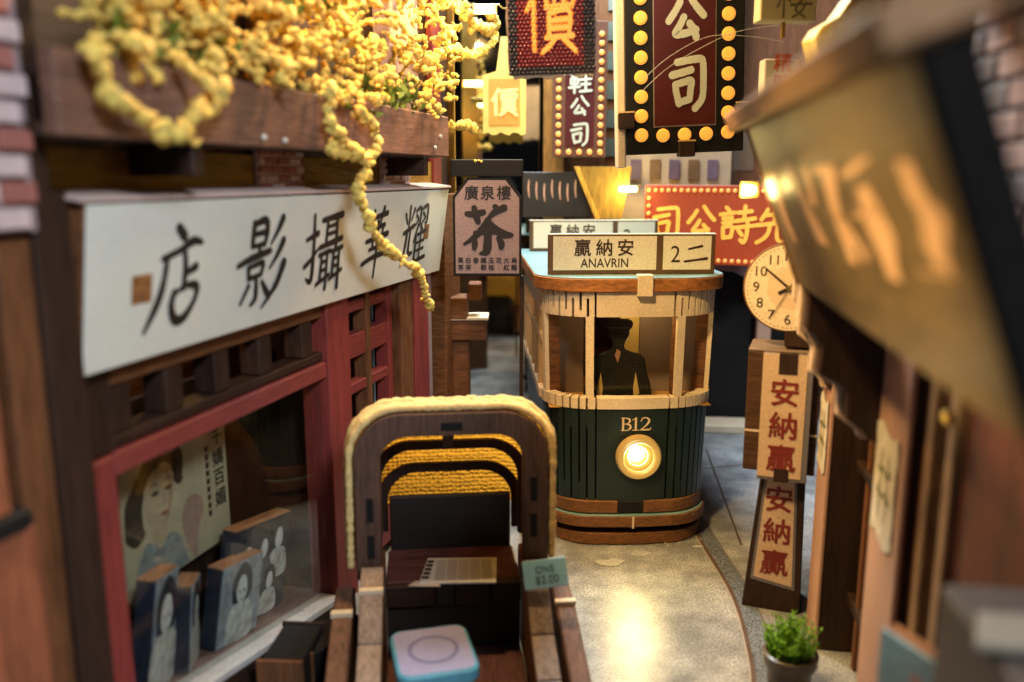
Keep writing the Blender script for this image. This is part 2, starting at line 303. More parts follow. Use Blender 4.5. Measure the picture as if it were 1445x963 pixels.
# ================================================================== SETTING
def ground_material():
    m, nt, b = _new('street_print'); N = nt.nodes.new; K = nt.links.new
    tc = N('ShaderNodeTexCoord')
    n1 = N('ShaderNodeTexNoise'); n1.inputs['Scale'].default_value = .55; n1.inputs['Detail'].default_value = 7; n1.inputs['Roughness'].default_value = .6
    n2 = N('ShaderNodeTexNoise'); n2.inputs['Scale'].default_value = 26; n2.inputs['Detail'].default_value = 2
    n3 = N('ShaderNodeTexNoise'); n3.inputs['Scale'].default_value = 2.2; n3.inputs['Detail'].default_value = 5
    for n in (n1, n2, n3): K(tc.outputs['Object'], n.inputs[0])
    r1 = N('ShaderNodeValToRGB'); e = r1.color_ramp.elements; e[0].position = .33; e[0].color = (.17, .18, .20, 1); e[1].position = .66; e[1].color = (.41, .43, .46, 1); K(n1.outputs[0], r1.inputs[0])
    r2 = N('ShaderNodeValToRGB'); e = r2.color_ramp.elements; e[0].position = .36; e[0].color = (.55, .55, .55, 1); e[1].position = .64; e[1].color = (1.25, 1.25, 1.25, 1); K(n2.outputs[0], r2.inputs[0])
    r3 = N('ShaderNodeValToRGB'); e = r3.color_ramp.elements; e[0].position = .35; e[0].color = (.72, .72, .74, 1); e[1].position = .6; e[1].color = (1, 1, 1, 1); K(n3.outputs[0], r3.inputs[0])
    a = N('ShaderNodeMix'); a.data_type = 'RGBA'; a.blend_type = 'MULTIPLY'; a.inputs[0].default_value = 1; K(r1.outputs[0], a.inputs[6]); K(r2.outputs[0], a.inputs[7])
    c = N('ShaderNodeMix'); c.data_type = 'RGBA'; c.blend_type = 'MULTIPLY'; c.inputs[0].default_value = .8; K(a.outputs[2], c.inputs[6]); K(r3.outputs[0], c.inputs[7])
    K(c.outputs[2], b.inputs['Base Color'])
    bp = N('ShaderNodeBump'); bp.inputs['Strength'].default_value = .45; bp.inputs['Distance'].default_value = .012; K(n2.outputs[0], bp.inputs['Height']); K(bp.outputs[0], b.inputs['Normal'])
    b.inputs['Roughness'].default_value = .34; b.inputs['Specular IOR Level'].default_value = .5
    return m
g = MB().add([(-14, -4, 0), (14, -4, 0), (14, 34, 0), (-14, 34, 0)], [(0, 1, 2, 3)]).build('street_ground', ground_material()); tag(g, kind='structure')
# paving joint lines and the tram track, laid a hair above the street sheet
def ribbon(pts, w0, w1, z):
    vs, fs = [], []; q = spline([(p[0], p[1], 0) for p in pts], 8)
    for i, p in enumerate(q):
        a, b = q[max(i - 1, 0)], q[min(i + 1, len(q) - 1)]; l = math.hypot(b[0] - a[0], b[1] - a[1]); nx, ny = -(b[1] - a[1]) / l, (b[0] - a[0]) / l
        vs += [(p[0] + nx * w0, p[1] + ny * w0, z), (p[0] + nx * w1, p[1] + ny * w1, z)]
    for i in range(len(q) - 1): fs.append((2 * i, 2 * i + 1, 2 * i + 3, 2 * i + 2))
    return vs, fs
M_SPECK = mat('track_granite', (.13, .155, .20), .5, .7, 14, 75, .5, .01, grainy=.95); M_RAIL = mat('rail_line', (.10, .065, .05), .4, .3)
M_RAILHI = mat('rail_edge', (.34, .31, .29), .35, .2)
rail_path = [(4.02, 20.5), (4.12, 17.1), (4.19, 14.8), (3.98, 12.9), (3.70, 11.6), (3.1, 9.8)]
tag(MB().add(*ribbon(rail_path, .31, -.02, .006)).build('track_bed', M_SPECK), kind='structure')
tag(MB().add(*ribbon(rail_path, .0, -.07, .012)).build('tram_rail', M_RAIL), kind='structure')
tag(MB().add(*ribbon(rail_path, -.075, -.10, .010)).build('rail_edge', M_RAILHI), kind='structure')
tag(MB().add(*ribbon(rail_path, .32, .338, .007)).build('track_joint', M_RAIL), kind='structure')
for a, b in (((4.3, 21.6), (7.2, 22.4)), ((4.9, 17.0), (5.6, 23.5)), ((-1.9, 21), (1.0, 20.6))):
    tag(MB().add(*ribbon([a, b], .025, -.025, .005)).build('paving_joint', M_RAIL), kind='structure')

# back of the street: an acrylic mirror in a wooden frame
mm, nt, b = _new('acrylic_mirror'); b.inputs['Base Color'].default_value = (.50, .49, .44, 1); b.inputs['Metallic'].default_value = 1; b.inputs['Roughness'].default_value = .035
mw = thing('mirror_wall', 'tall dark acrylic mirror closing the far end of the street', 'mirror', (1.0, 27.0, 0))
MB().box(-5.5, 3.6, 0, .2, 0, 15).build('mirror_sheet', mm, mw)
MB().box(-5.9, -5.55, -.15, .3, 0, 15).build('mirror_frame', M_DARK, mw, .02); MB().box(3.65, 4.0, -.15, .3, 0, 15).build('mirror_frame', M_DARK, mw, .02)

def bricks(parent, x0, x1, z0, z1, bw, bh, y, depth, mats, gap=.05, seed=1):
    rnd = random.Random(seed); row = 0; z = z0
    meshes = {}
    while z < z1 - bh * .4:
        x = x0 - (bw / 2 if row % 2 else 0)
        while x < x1:
            a, b_ = max(x, x0), min(x + bw - gap, x1)
            if b_ - a > bw * .15:
                m = rnd.choice(mats); kx = round(b_ - a, 2); key = (kx, m.name)
                zz = min(bh - gap, z1 - z)
                if key not in meshes:
                    o = MB().box(0, kx, 0, depth, 0, bh - gap).build('brick', m, parent, .012); meshes[key] = o.data
                else: o = link('brick', meshes[key], parent)
                o.location = (a, y - rnd.uniform(0, .02), z)
            x += bw
        z += bh; row += 1

# ================================================================== LEFT: PHOTO SHOP
shop = thing('photo_shop', 'red and brown wooden photo shop front along the left of the street', 'shop', OL, RZL)
def P(name, mt, x0, x1, y0, y1, z0, z1, bev=.02, par=shop): return MB().box(x0, x1, y0, y1, z0, z1).build(name, mt, par, bev)
sill = lambda s: .34 + (14.75 - s) * .17
P('window_post', M_RED, 9.05, 9.66, -.06, .45, 0, 4.62)
P('window_post', M_RED, 14.75, 15.58, -.08, .45, 0, 5.75)
P('window_rail', M_REDX, 9.67, 14.74, -.05, .40, 4.36, 4.63)
P('corner_panel', M_DARK, 8.4, 9.72, -.02, .5, 4.65, 5.95)
P('corner_post', M_DARK, 8.2, 9.03, -.35, .5, 0, 7.6)
P('transom_rail', M_DARKX, 9.75, 14.74, .02, .4, 4.66, 4.80); P('transom_rail', M_WALNX, 9.75, 14.74, .0, .4, 5.40, 5.8)
for s in (9.75, 10.72, 11.74, 12.84, 14.1): P('transom_bar', M_DARK, s, s + .34, .03, .38, 4.81, 5.39)
# glass and sill
MB().hexa([(9.67, .10, sill(9.67)), (14.74, .10, sill(14.74)), (14.74, .16, sill(14.74)), (9.67, .16, sill(9.67))], [(9.67, .10, 4.36), (14.74, .10, 4.36), (14.74, .16, 4.36), (9.67, .16, 4.36)]).build('window_glass', M_GLASS, shop)
MB().hexa([(9.67, -.10, 0), (14.74, -.10, 0), (14.74, .09, 0), (9.67, .09, 0)], [(9.67, -.10, sill(9.67) - .16), (14.74, -.10, sill(14.74) - .16), (14.74, .09, sill(14.74) - .16), (9.67, .09, sill(9.67) - .16)]).build('base_board', M_DARKX, shop, .02)
M_SILL = mat('sill_edge', (.50, .50, .52), .3, .25, 10, 60, .2, .005)
MB().hexa([(9.67, -.14, sill(9.67) - .15), (14.74, -.14, sill(14.74) - .15), (14.74, .28, sill(14.74) - .15), (9.67, .28, sill(9.67) - .15)], [(9.67, -.14, sill(9.67)), (14.74, -.14, sill(14.74)), (14.74, .28, sill(14.74)), (9.67, .28, sill(9.67))]).build('window_sill', M_SILL, shop, .03)
MB().hexa([(9.3, .29, sill(9.3) - .2), (14.9, .29, sill(14.9) - .2), (14.9, 2.4, sill(14.9) - .2), (9.3, 2.4, sill(9.3) - .2)], [(9.3, .29, sill(9.3) - .03), (14.9, .29, sill(14.9) - .03), (14.9, 2.4, sill(14.9) - .03), (9.3, 2.4, sill(9.3) - .03)]).build('display_shelf', wood('mauve_shelf', (.26, .15, .14), axis='x', rough=.4), shop)
P('interior_wall', M_WALNX, 8.6, 15.6, 2.4, 2.6, 0, 7.3); P('interior_wall', M_DARK, 15.3, 15.5, .5, 2.4, 0, 7.3); P('interior_wall', M_DARK, 8.6, 8.8, .5, 2.4, 0, 7.3)
P('poster_panel', M_DARK, 10.0, 15.2, 1.25, 1.35, 0, 4.7)
point('shop_lamp', OL + dL * 12.2 - nL * 1.0 + Vector((0, 0, 6.2)), 40, (1.0, .55, .15), .15)
# lattice door
for s0, s1 in ((15.60, 15.74), (16.58, 16.76), (17.58, 17.78)): P('door_stile', M_RED if s0 > 17 else M_WALN, s0, s1, .06, .36, 0, 5.75)
for z0, z1 in ((5.28, 5.5), (4.42, 4.86), (3.74, 3.94), (2.78, 2.98), (.2, 1.4)):
    for s0, s1 in ((15.75, 16.57), (16.77, 17.57)): P('door_rail', M_REDX, s0, s1, .08, .34, z0, z1)
P('door_backing', M_DARK, 15.5, 18.0, .9, 1.0, 0, 5.9)
P('pilaster', M_WALN, 17.80, 18.45, -.12, .5, 0, 5.75); P('pilaster', M_RED, 18.46, 19.25, -.16, .5, 0, 5.75); P('pilaster', M_PURP, 19.26, 19.55, -.12, .5, 0, 5.75)
P('end_post', M_EDGE, 19.95, 21.0, -.30, .6, 0, 7.35); P('end_post', M_BLACK, 19.56, 19.93, .1, .5, 0, 7.35)
P('lintel', M_DARKX, 9.0, 19.9, .05, .5, 5.82, 7.3)
# upper storey
P('upper_wall', M_DARKX, 8.2, 21.3, .06, .5, 7.32, 14)
P('upper_ledge', wood('amber_ledge', (.30, .18, .03), axis='x'), 8.6, 20.2, -.04, .05, 7.50, 8.05)
P('upper_pilaster', M_PURP, 17.2, 18.6, -.30, .05, 8.3, 14); P('upper_pilaster', M_RED, 19.9, 20.4, -.10, .05, 7.5, 14); P('upper_pilaster', M_WALN, 13.0, 13.7, -.3, .05, 8.3, 14)
P('upper_edge', M_BRASS, 21.31, 21.38, -.1, .5, 7.3, 14)
for a, b_ in ((12.85, 14.15), (17.1, 18.45)):
    bp_ = MB().box(a, b_, -.10, -.05, 7.52, 8.12).build('brick_patch', M_BRICKP, shop); bricks(bp_, a + .02, b_ - .02, 7.54, 8.10, .34, .125, -.13, .05, [M_BRICK, M_BRICK, M_BRICKP], .03, seed=int(a))

# near left: brick panel and posts
near = thing('brick_column', 'blurred pale brick column at the near left edge', 'column', OL, RZL)
a0, za = left_local(-60, 345, .55)
MB().box(6.4, 8.35, -.6, -.4, 7.25, 14).build('brick_backing', M_MORT, near)
bricks(near, 6.42, 8.33, 7.28, 11.6, .62, .23, -.66, .1, [M_BRICKP, M_BRICKP, M_BRICK], .045, seed=4)
P('column_post', M_DARK, 8.36, 8.62, -.55, -.36, 0, 14, par=near)
wl = thing('near_side_frame', 'blurred orange brown wooden frame at the lower left corner', 'frame', OL, RZL)
P('frame_board', wood('orange_board', (.34, .11, .05)), 6.0, 7.72, -.62, -.36, 4.75, 7.15, par=wl)
P('frame_board', wood('orange_board2', (.28, .09, .045)), 6.0, 7.95, -.62, -.36, 0, 4.55, par=wl)
P('frame_rail', M_BLACK, 6.0, 7.9, -.66, -.30, 4.56, 4.74, par=wl)
P('frame_stile', mat('grey_strip', (.30, .27, .27), .6, .2), 6.9, 7.12, -.68, -.63, 0, 4.5, par=wl)
P('frame_post', M_WALN, 7.97, 8.35, -.5, -.34, 0, 7.2, par=wl)

# ------------------------------------------------ right shop
rs = thing('wooden_arcade', 'dark wooden shop front with pale posts along the right of the street', 'shop', OR_, RZR)
def Q(name, mt, t0, t1, y0, y1, z0, z1, bev=.02, par=rs): return MB().box(-t1, -t0, y0, y1, z0, z1).build(name, mt, par, bev)
Q('pale_post', M_PINKW, 13.05, 13.75, -.04, .03, 0, 6.6); Q('post_core', M_DARK, 13.07, 13.73, .032, .9, 0, 6.6); Q('pale_post', M_PINKW, 9.25, 10.45, -.04, .03, 0, 6.6); Q('post_core', M_DARK, 9.27, 10.43, .032, .9, 0, 6.6)
Q('recess_panel', M_DARK, 10.46, 13.04, .55, .7, 0, 6.6); Q('recess_stile', M_WALN, 11.5, 11.62, .45, .54, 0, 6.6); Q('recess_stile', M_WALN, 12.5, 12.62, .45, .54, 0, 6.6)
Q('recess_rail', M_DARKX, 10.46, 13.04, .42, .54, .9, 1.1); Q('recess_rail', M_DARKX, 10.46, 13.04, .40, .54, 3.2, 3.35)
Q('door_panel', wood('rust_panel', (.20, .075, .03)), 8.85, 9.24, .12, .5, 0, 6.6); Q('gold_trim', wood('trim', (.34, .19, .08)), 8.62, 8.84, .02, .5, 0, 6.6)
Q('door_panel', M_DARK, 8.26, 8.61, .15, .5, 0, 6.6); Q('gold_trim', wood('trim2', (.40, .24, .13)), 8.02, 8.25, .02, .5, 0, 6.6)
Q('door_panel', wood('maroon_panel', (.16, .05, .03)), 5.0, 8.01, .10, .5, 0, 7.2)
Q('knob', M_BRASS, 8.05, 8.2, -.1, .01, 5.35, 5.5, .04)
Q('side_counter', mat('grey_counter', (.075, .058, .05), .5, .4), 3.6, 5.75, -.80, .08, 0, 4.82, .04)
Q('header_beam', M_DARKX, 4.6, 14.6, .15, .9, 6.65, 7.6)
Q('upper_wall', M_DARKX, 4.0, 15.2, .2, .6, 7.62, 14); Q('upper_pilaster', M_WALN, 9.0, 10.2, -.1, .19, 7.62, 14); Q('upper_beam', wood('rust_beam', (.30, .12, .06), axis='x'), 3.4, 8.8, -.95, .19, 9.55, 10.3)
bw = MB().box(-8.45, -5.2, .05, .145, 7.0, 9.5).build('brick_panel', M_MORT, rs); bricks(bw, -8.43, -5.22, 7.02, 9.48, .62, .26, -.02, .08, [M_BRICKP, M_BRICKP, mat('brick_blue', (.30, .30, .36), .5, .2)], .05, seed=9)
def bracket(t, n, z1, z0, par):
    pr = [(0, z0), (-.16 * n, z0 + .02), (-.2 * n, z0 + .12), (-.45 * n, z0 + .30), (-.46 * n, z0 + .62), (-.52 * n, z0 + .72), (-.82 * n, z0 + .86), (-.80 * n, z0 + 1.2), (-.88 * n, z0 + 1.35), (-n, z0 + 1.42), (-n, z1), (0, z1)]
    MB().prism(pr, -t - .13, -t + .13, 'x').build('bracket', M_DARK, par, .02)
    MB().prism([(a - .05, b - .045) for a, b in pr[:-1]] + [(-.05, z1 - .02)], -t - .30, -t - .135, 'x').build('bracket_lit_rim', M_TAN, par, .015)  # larger tan outline added as the gold light along the bracket edge
bracket(13.2, .62, 6.6, 4.45, rs); bracket(10.5, 1.0, 6.6, 4.45, rs)

# far end right: arcade across the street end
fa = thing('far_arcade', 'dim mauve arcade with an arch behind the tram on the right', 'building', (6.6, 25.6, 0), R(-6))
MB().box(-2.2, 2.6, -.1, .4, 5.35, 5.8).build('beam', M_PURP, fa, .03)
MB().box(-2.2, -1.75, 0, .4, 0, 5.34).build('pier', M_PURP, fa, .03); MB().box(.9, 1.3, 0, .4, 0, 5.34).build('pier', M_PINKW, fa, .03)
MB().prism([(-1.74, 4.2), (-1.4, 4.65), (-.9, 4.9), (-.4, 4.95), (.1, 4.9), (.55, 4.65), (.89, 4.2), (.89, 5.34), (-1.74, 5.34)], .05, .3).build('arch', M_PURP, fa, .02)
MB().box(-2.2, 2.6, .9, 1.0, 0, 7.5).build('rear_wall', M_BLACK, fa); MB().box(-2.3, 2.6, -.6, .4, 0, .25).build('plinth', M_CREAM, fa, .03)
MB().box(-2.2, 2.6, 0, .3, 5.85, 14).build('upper_wall', M_WALN, fa)
for k, x in enumerate((-1.9, -1.0, -.1, .8)):
    wn = MB().box(x, x + .6, -.04, -.005, 7.9, 9.0).build('window', mat('far_pane%d' % (k % 2), ((.16, .09, .04), (.12, .08, .11))[k % 2], .4, .3), fa)

ft = thing('far_tower_block', 'narrow rust coloured tower block behind the small shoe company sign', 'building', (2.35, 25.2, 0), 0)
MB().box(-1.45, .95, 0, .9, 6.3, 14).build('wall', wood('rust_tower', (.15, .06, .02), axis='z'), ft, .02)
MB().box(-1.45, -.85, -.25, .9, 5.9, 14).build('corner_pier', wood('amber_pier', (.34, .17, .04)), ft, .03)
for k in range(9): MB().box(.35, .8, -.05, -.002, 6.7 + k * .8, 7.2 + k * .8).build('window', mat('tower_pane', (.10, .12, .10), .3, .2), ft)
MB().prism([(-1.3, 5.9), (.9, 5.9), (.5, 5.0), (.1, 4.2), (-.5, 4.2), (-1.0, 5.2)], .1, .4).build('corbel', wood('amber_corbel', (.45, .24, .05)), ft, .02)
fb = thing('board_mirror_image', 'modelled mirror image of a dark board with peach lettering behind the tram roof', 'sign', (1.25, 24.3, 6.6), R(4))  # reflection of the right shop board, modelled as a solid sign
MB().prism([(-.95, 0), (.98, 0), (.62, 1.25), (-.95, 1.25)], 0, .15).build('board', mat('smoky_board', (.035, .03, .026), .35, .4), fb, .01)
for k in range(7): MB().add(*lay(brush([[(50, 0, 26), (42, 46, 34), (58, 100, 18)]], .42), -.78 + k * .22, .78 - .05 * (k % 3), -.01, sx=.35)).build('lettering', mat('mirrored_peach', (.62, .34, .22), .5, .3), fb)
fo = thing('amber_mirror_image', 'modelled mirror image of a slanting amber panel behind the tram route boards', 'panel', (2.35, 24.25, 6.55), R(-3))  # reflected amber panel, modelled as a solid piece before the mirror
MB().prism([(.15, 0), (.75, 0), (1.0, 1.45), (-.45, 1.45)], 0, .2).build('panel', wood('amber_panel', (.36, .21, .03), axis='z'), fo, .01); MB().prism([(.0, 0), (.14, 0), (-.46, 1.45), (-.62, 1.45)], -.08, .2).build('edge_strip', wood('amber_strip', (.70, .38, .05)), fo, .01)
fp = thing('pale_tower', 'pale cream tower seen below the big dotted shoe company sign', 'building', (3.7, 24.9, 0), 0)
MB().box(-.5, 2.6, 0, .6, 5.8, 14).build('wall', mat('pale_tower_wall', (.36, .27, .18), .7, .2), fp, .02)
for k, x in enumerate((-.3, .25, .8, 1.35, 1.9)):
    for zz in (7.65, 8.6, 9.5): MB().box(x, x + .3, -.05, -.002, zz, zz + .55).build('window', MATS['far_pane%d' % ((k + int(zz)) % 2)], fp)
# ================================================================== TRAM
def half_outline(hw, c, rr, y0, L_, n=12):
    pts = [(0, y0), (c * .5, y0 + .012), (c, y0 + .045)]
    for i in range(1, n + 1):
        f = i / n * math.pi / 2; pts.append((c + (hw - c) * math.sin(f), y0 + .045 + (rr) * (1 - math.cos(f))))
    pts.append((hw, L_)); return pts
def outline(hw, c, rr, y0, L_):
    h = half_outline(hw, c, rr, y0, L_); return [(-x, y) for x, y in reversed(h)] + h[1:]
class Path:
    def __init__(s, pts):
        s.p = pts; s.c = [0]
        for a, b in zip(pts, pts[1:]): s.c.append(s.c[-1] + math.hypot(b[0] - a[0], b[1] - a[1]))
    def at(s, d):
        sg = -1 if d < 0 else 1; d = min(abs(d), s.c[-1] - 1e-4); i = 0
        while s.c[i + 1] < d: i += 1
        a, b = s.p[i], s.p[i + 1]; L_ = s.c[i + 1] - s.c[i]; t = (d - s.c[i]) / L_; tx, ty = (b[0] - a[0]) / L_, (b[1] - a[1]) / L_
        return sg * (a[0] + (b[0] - a[0]) * t), a[1] + (b[1] - a[1]) * t, sg * ty, -tx      # point, outward normal
TRAM_L = 6.6
path = Path(half_outline(1.87, .75, .95, 0, TRAM_L, 16))
def taper(z): return 1 - .085 * (1 - z / 5.45)
def slab(mb, s0, s1, z0, z1, off, th, steps=1):
    for k in range(steps):
        a, b = s0 + (s1 - s0) * k / steps, s0 + (s1 - s0) * (k + 1) / steps; rings = []
        for z in (z0, z1):
            r = []
            for s_, o_ in ((a, off), (b, off), (b, off - th), (a, off - th)):
                x, y, nx, ny = path.at(s_); r.append(((x + nx * o_) * taper(z), y + ny * o_, z))
            rings.append(r)
        mb.hexa(rings[0], rings[1])
    return mb
tram = thing('tram', 'cream and dark green single deck model tram with a lit headlight', 'tram', (2.52, 17.1, 0), R(2.8))
# roof
rp_ = outline(2.02, .85, 1.0, -.10, 6.95)
MB().prism(rp_, 5.44, 5.715, 'z').build('roof', M_ROOFE, tram, .02)
MB().prism([(x * .992, y + .012) for x, y in rp_], 5.717, 5.728, 'z').build('roof_top', M_TEAL, tram)
MB().box(.0, .31, -.17, .06, 5.36, 5.80).build('roof_tab', M_CREAM, tram, .012)
# lower front: green slats with alternate saw cuts and cream rail blocks
def slats(z0, z1, mt, name, edges, gap, cut, off=0, th=.16, rail=None):
    for sg in (-1, 1):
        for i, (a, b) in enumerate(zip(edges, edges[1:])):
            mb = MB(); s0, s1 = sorted((sg * (a + gap / 2), sg * (b - gap / 2)))
            slab(mb, s0, s1, z0, z1, off, th)
            if i < len(edges) - 2:       # the web that the saw cut leaves
                w0, w1 = sorted((sg * (b - gap / 2), sg * (b + gap / 2))); h = (z1 - z0) * (1 - cut)
                slab(mb, w0, w1, z0 if i % 2 else z1 - h, z0 + h if i % 2 else z1, off - .012, th - .02)
            o = mb.build(name, mt, tram)
            if rail: slab(MB(), s0, s1, rail[0], rail[1], off + .035, .26).build('rail_block', M_CREAM, o)
ed = [.80, 1.0, 1.17, 1.36, 1.53, 1.72, 1.90, 2.10, 2.30, 2.52]
fr = slab(MB(), -.78, .78, .95, 2.98, 0, .16, 6).build('front_panel', M_GREEN, tram)
slab(MB(), -.78, .78, 2.985, 3.22, .035, .26, 6).build('rail_block', M_CREAM, fr)
slats(.95, 2.98, M_GREEN, 'front_slat', ed, .042, .80, rail=(2.985, 3.22))
slab(MB(), -.80, .80, 4.92, 5.43, .01, .16, 6).build('fascia_panel', M_CREAM, tram)
slab(MB(), -2.45, 2.45, 4.95, 5.43, -.17, .05, 24).build('slit_shade_strip', M_BLACK, tram)  # black strip added behind the fascia to put shade in its slits
slats(4.92, 5.43, M_CREAM, 'fascia_slat', [.82, .98, 1.13, 1.29, 1.44, 1.6, 1.75, 1.91, 2.07, 2.25, 2.45], .052, .75, off=.01)
for s_, wd in ((-.94, .17), (.98, .17), (-2.16, .16), (2.16, .16)):
    pst = slab(MB(), s_ - wd / 2, s_ + wd / 2, 3.215, 4.925, .012, .10).build('window_post', M_CREAM, tram)
    slab(MB(), s_ - wd / 2 + .008, s_ + wd / 2 - .008, 3.215, 4.925, -.09, .26).build('post_core', M_EDGE, pst)
# liner, floor, bands
MB().prism(outline(1.56, .7, .9, .17, 6.5), .90, 2.95, 'z').build('body_core', M_DARK, tram)
def notch_band(hw, y0, z0, z1, mt, gapx, name='skirt_band'):
    for sg in (-1, 1):
        h = [(sg * x, y) for x, y in half_outline(hw, .75, .95, y0, 6.7)]; h[0] = (sg * gapx, y0 + .004); inner = [(x * .86, y + .3) for x, y in reversed(h)]; inner[-1] = (sg * gapx, y0 + .3)
        MB().prism(h + inner, z0, z1, 'z').build(name, mt, tram, .012)
notch_band(1.73, -.04, .70, .97, M_BAND, .28)
MB().box(-.27, .27, -.02, .2, .70, .96).build('coupler_plate', M_BLACK, tram, .012)
MB().prism(outline(1.79, .75, .95, -.14, 6.8), .42, .66, 'z').build('skirt_band', M_BAND, tram, .012)
MB().prism([(x * .985, y + .02) for x, y in outline(1.79, .75, .95, -.14, 6.8)], .662, .672, 'z').build('skirt_top', M_TEAL, tram)
MB().prism(outline(1.55, .7, .9, .08, 6.5), .30, .42, 'z').build('under_frame', M_BLACK, tram)
MB().prism(outline(1.70, .7, .95, -.10, 6.7), .02, .27, 'z').build('bumper', M_BAND, tram, .012)
MB().box(.02, .06, -.155, -.13, .40, .66).build('band_seam', M_CREAM, tram)
# sides and rear
for sg in (-1, 1):
    x0, x1 = sorted((sg * 1.76, sg * 1.86))
    k = taper(2); sd = MB().hexa([(x0 * taper(.95), 1.0, .95), (x1 * taper(.95), 1.0, .95), (x1 * taper(.95), 6.6, .95), (x0 * taper(.95), 6.6, .95)], [(x0 * taper(3), 1.0, 3.0), (x1 * taper(3), 1.0, 3.0), (x1 * taper(3), 6.6, 3.0), (x0 * taper(3), 6.6, 3.0)]).build('side_wall', M_GREEN, tram, .01)
    MB().box(x0 - .02, x1 + .02, 1.0, 6.6, 3.0, 3.2).build('side_rail', M_TAN, tram, .01); MB().box(x0, x1, 1.0, 6.6, 4.9, 5.43).build('side_fascia', M_TAN, tram, .01); MB().box(x0 + .01, x1 - .01, 1.0, 6.6, 4.25, 4.4).build('side_rail', M_TAN, tram, .01)
    for y in (1.5, 2.5, 3.5, 4.5, 5.5, 6.42): MB().box(x0, x1, y, y + .16, 3.2, 4.9).build('side_post', M_TAN, tram, .01)
MB().box(-1.75, 1.75, 6.5, 6.62, .95, 5.43).build('rear_wall', M_PANEL, tram)
MB().box(-1.7, -.86, 1.5, 1.62, 2.96, 5.42).build('cabin_partition', M_PANEL, tram); MB().box(.40, 1.7, 1.5, 1.62, 2.96, 5.42).build('cabin_partition', M_PANEL, tram)
MB().box(-.02, .40, 1.58, 1.66, 2.96, 5.42).build('cabin_board', mat('ochre_board', (.62, .46, .16), .6, .15), tram); MB().box(-.75, -.35, 3.2, 3.3, 2.96, 5.42).build('cabin_board', M_PURP, tram)
MB().box(-1.72, 1.72, .3, 6.5, 2.955, 2.975).build('cabin_floor', mat('amber_floor', (.45, .24, .06), .5, .2), tram)
point('cabin_fill', (2.85, 17.75, 5.2), 40, (1, .70, .26), .1)  # unseen light added to brighten the cab behind the driver
# headlight
hl = MB().lathe([(.30, 0), (.30, .10), (.36, .16), (.45, .15), (.48, .10), (.48, 0)], (.13, -.01, 1.96), 40, 'y').build('headlight', mat('lamp_plastic', (.40, .27, .09), .15, .1, emit=.08, emit_col=(1, .62, .2)), tram, smooth=True); smooth_by_angle(hl, .9)
MB().lathe([(.29, .03), (.24, .05), (.0, .05)], (.13, -.01, 1.96), 32, 'y', False).build('reflector', emitter('lamp_cup', (.75, .48, .12), .4), hl)
MB().lathe([(.17, .052), (.15, .10), (.09, .13), (.0, .14)], (.085, -.01, 2.04), 24, 'y', False).build('bulb', emitter('lamp_core', (1.0, .93, .72), 20), hl, smooth=True)
MB().lathe([(.205, .056), (.215, .075), (.225, .056)], (.115, -.01, 1.985), 32, 'y', False).build('lens_ring', emitter('lamp_ring', (1.0, .80, .36), 1.6), hl)
NP = mat('number_print', (.66, .50, .32), .6, .1)
for ch, x in (('B', -.15), ('1', .06), ('2', .27)):
    stk = {'B': [[(20, 4, 6), (52, 4, 6)], [(20, 96, 6), (52, 96, 6)], [(32, 6, 15), (32, 94, 15)], [(48, 5, 7), (76, 12, 12), (78, 32, 13), (62, 47, 7), (36, 48, 6)], [(50, 48, 6), (82, 58, 12), (84, 80, 14), (64, 95, 7), (46, 96, 6)]],
           '1': [[(26, 20, 4), (52, 6, 9)], [(52, 6, 15), (52, 94, 15)], [(28, 96, 6), (76, 96, 6)]],
           '2': [[(18, 28, 9), (28, 8, 9), (56, 4, 9), (76, 22, 15), (66, 48, 13), (40, 74, 9), (16, 94, 8)], [(16, 93, 11), (60, 93, 12), (84, 90, 8), (88, 76, 5)]]}[ch]
    MB().add(*lay(brush(stk, .29), x, 2.66, -.006)).build('fleet_number', NP, tram)
sp = bpy.data.lights.new('headlight_beam', 'SPOT'); sp.energy = 420; sp.color = (1, .74, .26); sp.spot_size = R(95); sp.spot_blend = .9; sp.shadow_soft_size = .2
so = bpy.data.objects.new('headlight_beam', sp); C.objects.link(so); so.location = (2.62, 16.75, 2.0); so.rotation_euler = (Vector((2.2, 12.0, 0)) - Vector(so.location)).to_track_quat('-Z', 'Y').to_euler()
point('headlight_glow', (2.66, 16.5, 2.0), 10, (1.0, .80, .36), .12)
# route boards on the roof
def route_board(y, num, zh):
    bd = MB().box(-1.74, 1.76, y, y + .16, 5.73, 5.73 + zh).build('route_board', M_SIGNFR, tram, .012)
    MB().box(-1.745, 1.765, y - .005, y + .165, 5.732 + zh, 5.752 + zh).build('board_cap', M_CREAMS, bd)
    MB().box(-1.64, .52, y - .012, y - .001, 5.82, 5.70 + zh).build('name_panel', M_CREAMS, bd); MB().box(.66, 1.67, y - .012, y - .001, 5.82, 5.70 + zh).build('number_panel', M_CREAMS, bd)
    for i, ch in enumerate('贏納安'): text(bd, 'lettering', ch, .37, -1.03 + .45 * i, 5.73 + zh * .68, y - .016, M_INKB, .018, .004, 1.0)
    text(bd, 'lettering', 'ANAVRIN', .27, -.57, 5.73 + zh * .29, y - .016, M_INKB, .012, 0, .86)
    text(bd, 'lettering', '2', .50, .92, 5.73 + zh * .51, y - .016, M_INKB, .006, 0, .9)
    if num == 2: MB().add(*lay(brush([[(20, 28, 8), (75, 16, 11)], [(4, 80, 10), (50, 74, 9), (96, 68, 13)]], .50), 1.35, 5.73 + zh * .5, y - .016)).build('lettering', M_INKB, bd)
    else: MB().add(*lay(brush([[(10, 60, 8), (80, 40, 14)]], .45), 1.35, 5.73 + zh * .5, y - .016)).build('lettering', M_INKB, bd)
    return bd
route_board(.62, 2, .82); route_board(6.15, 1, .82)
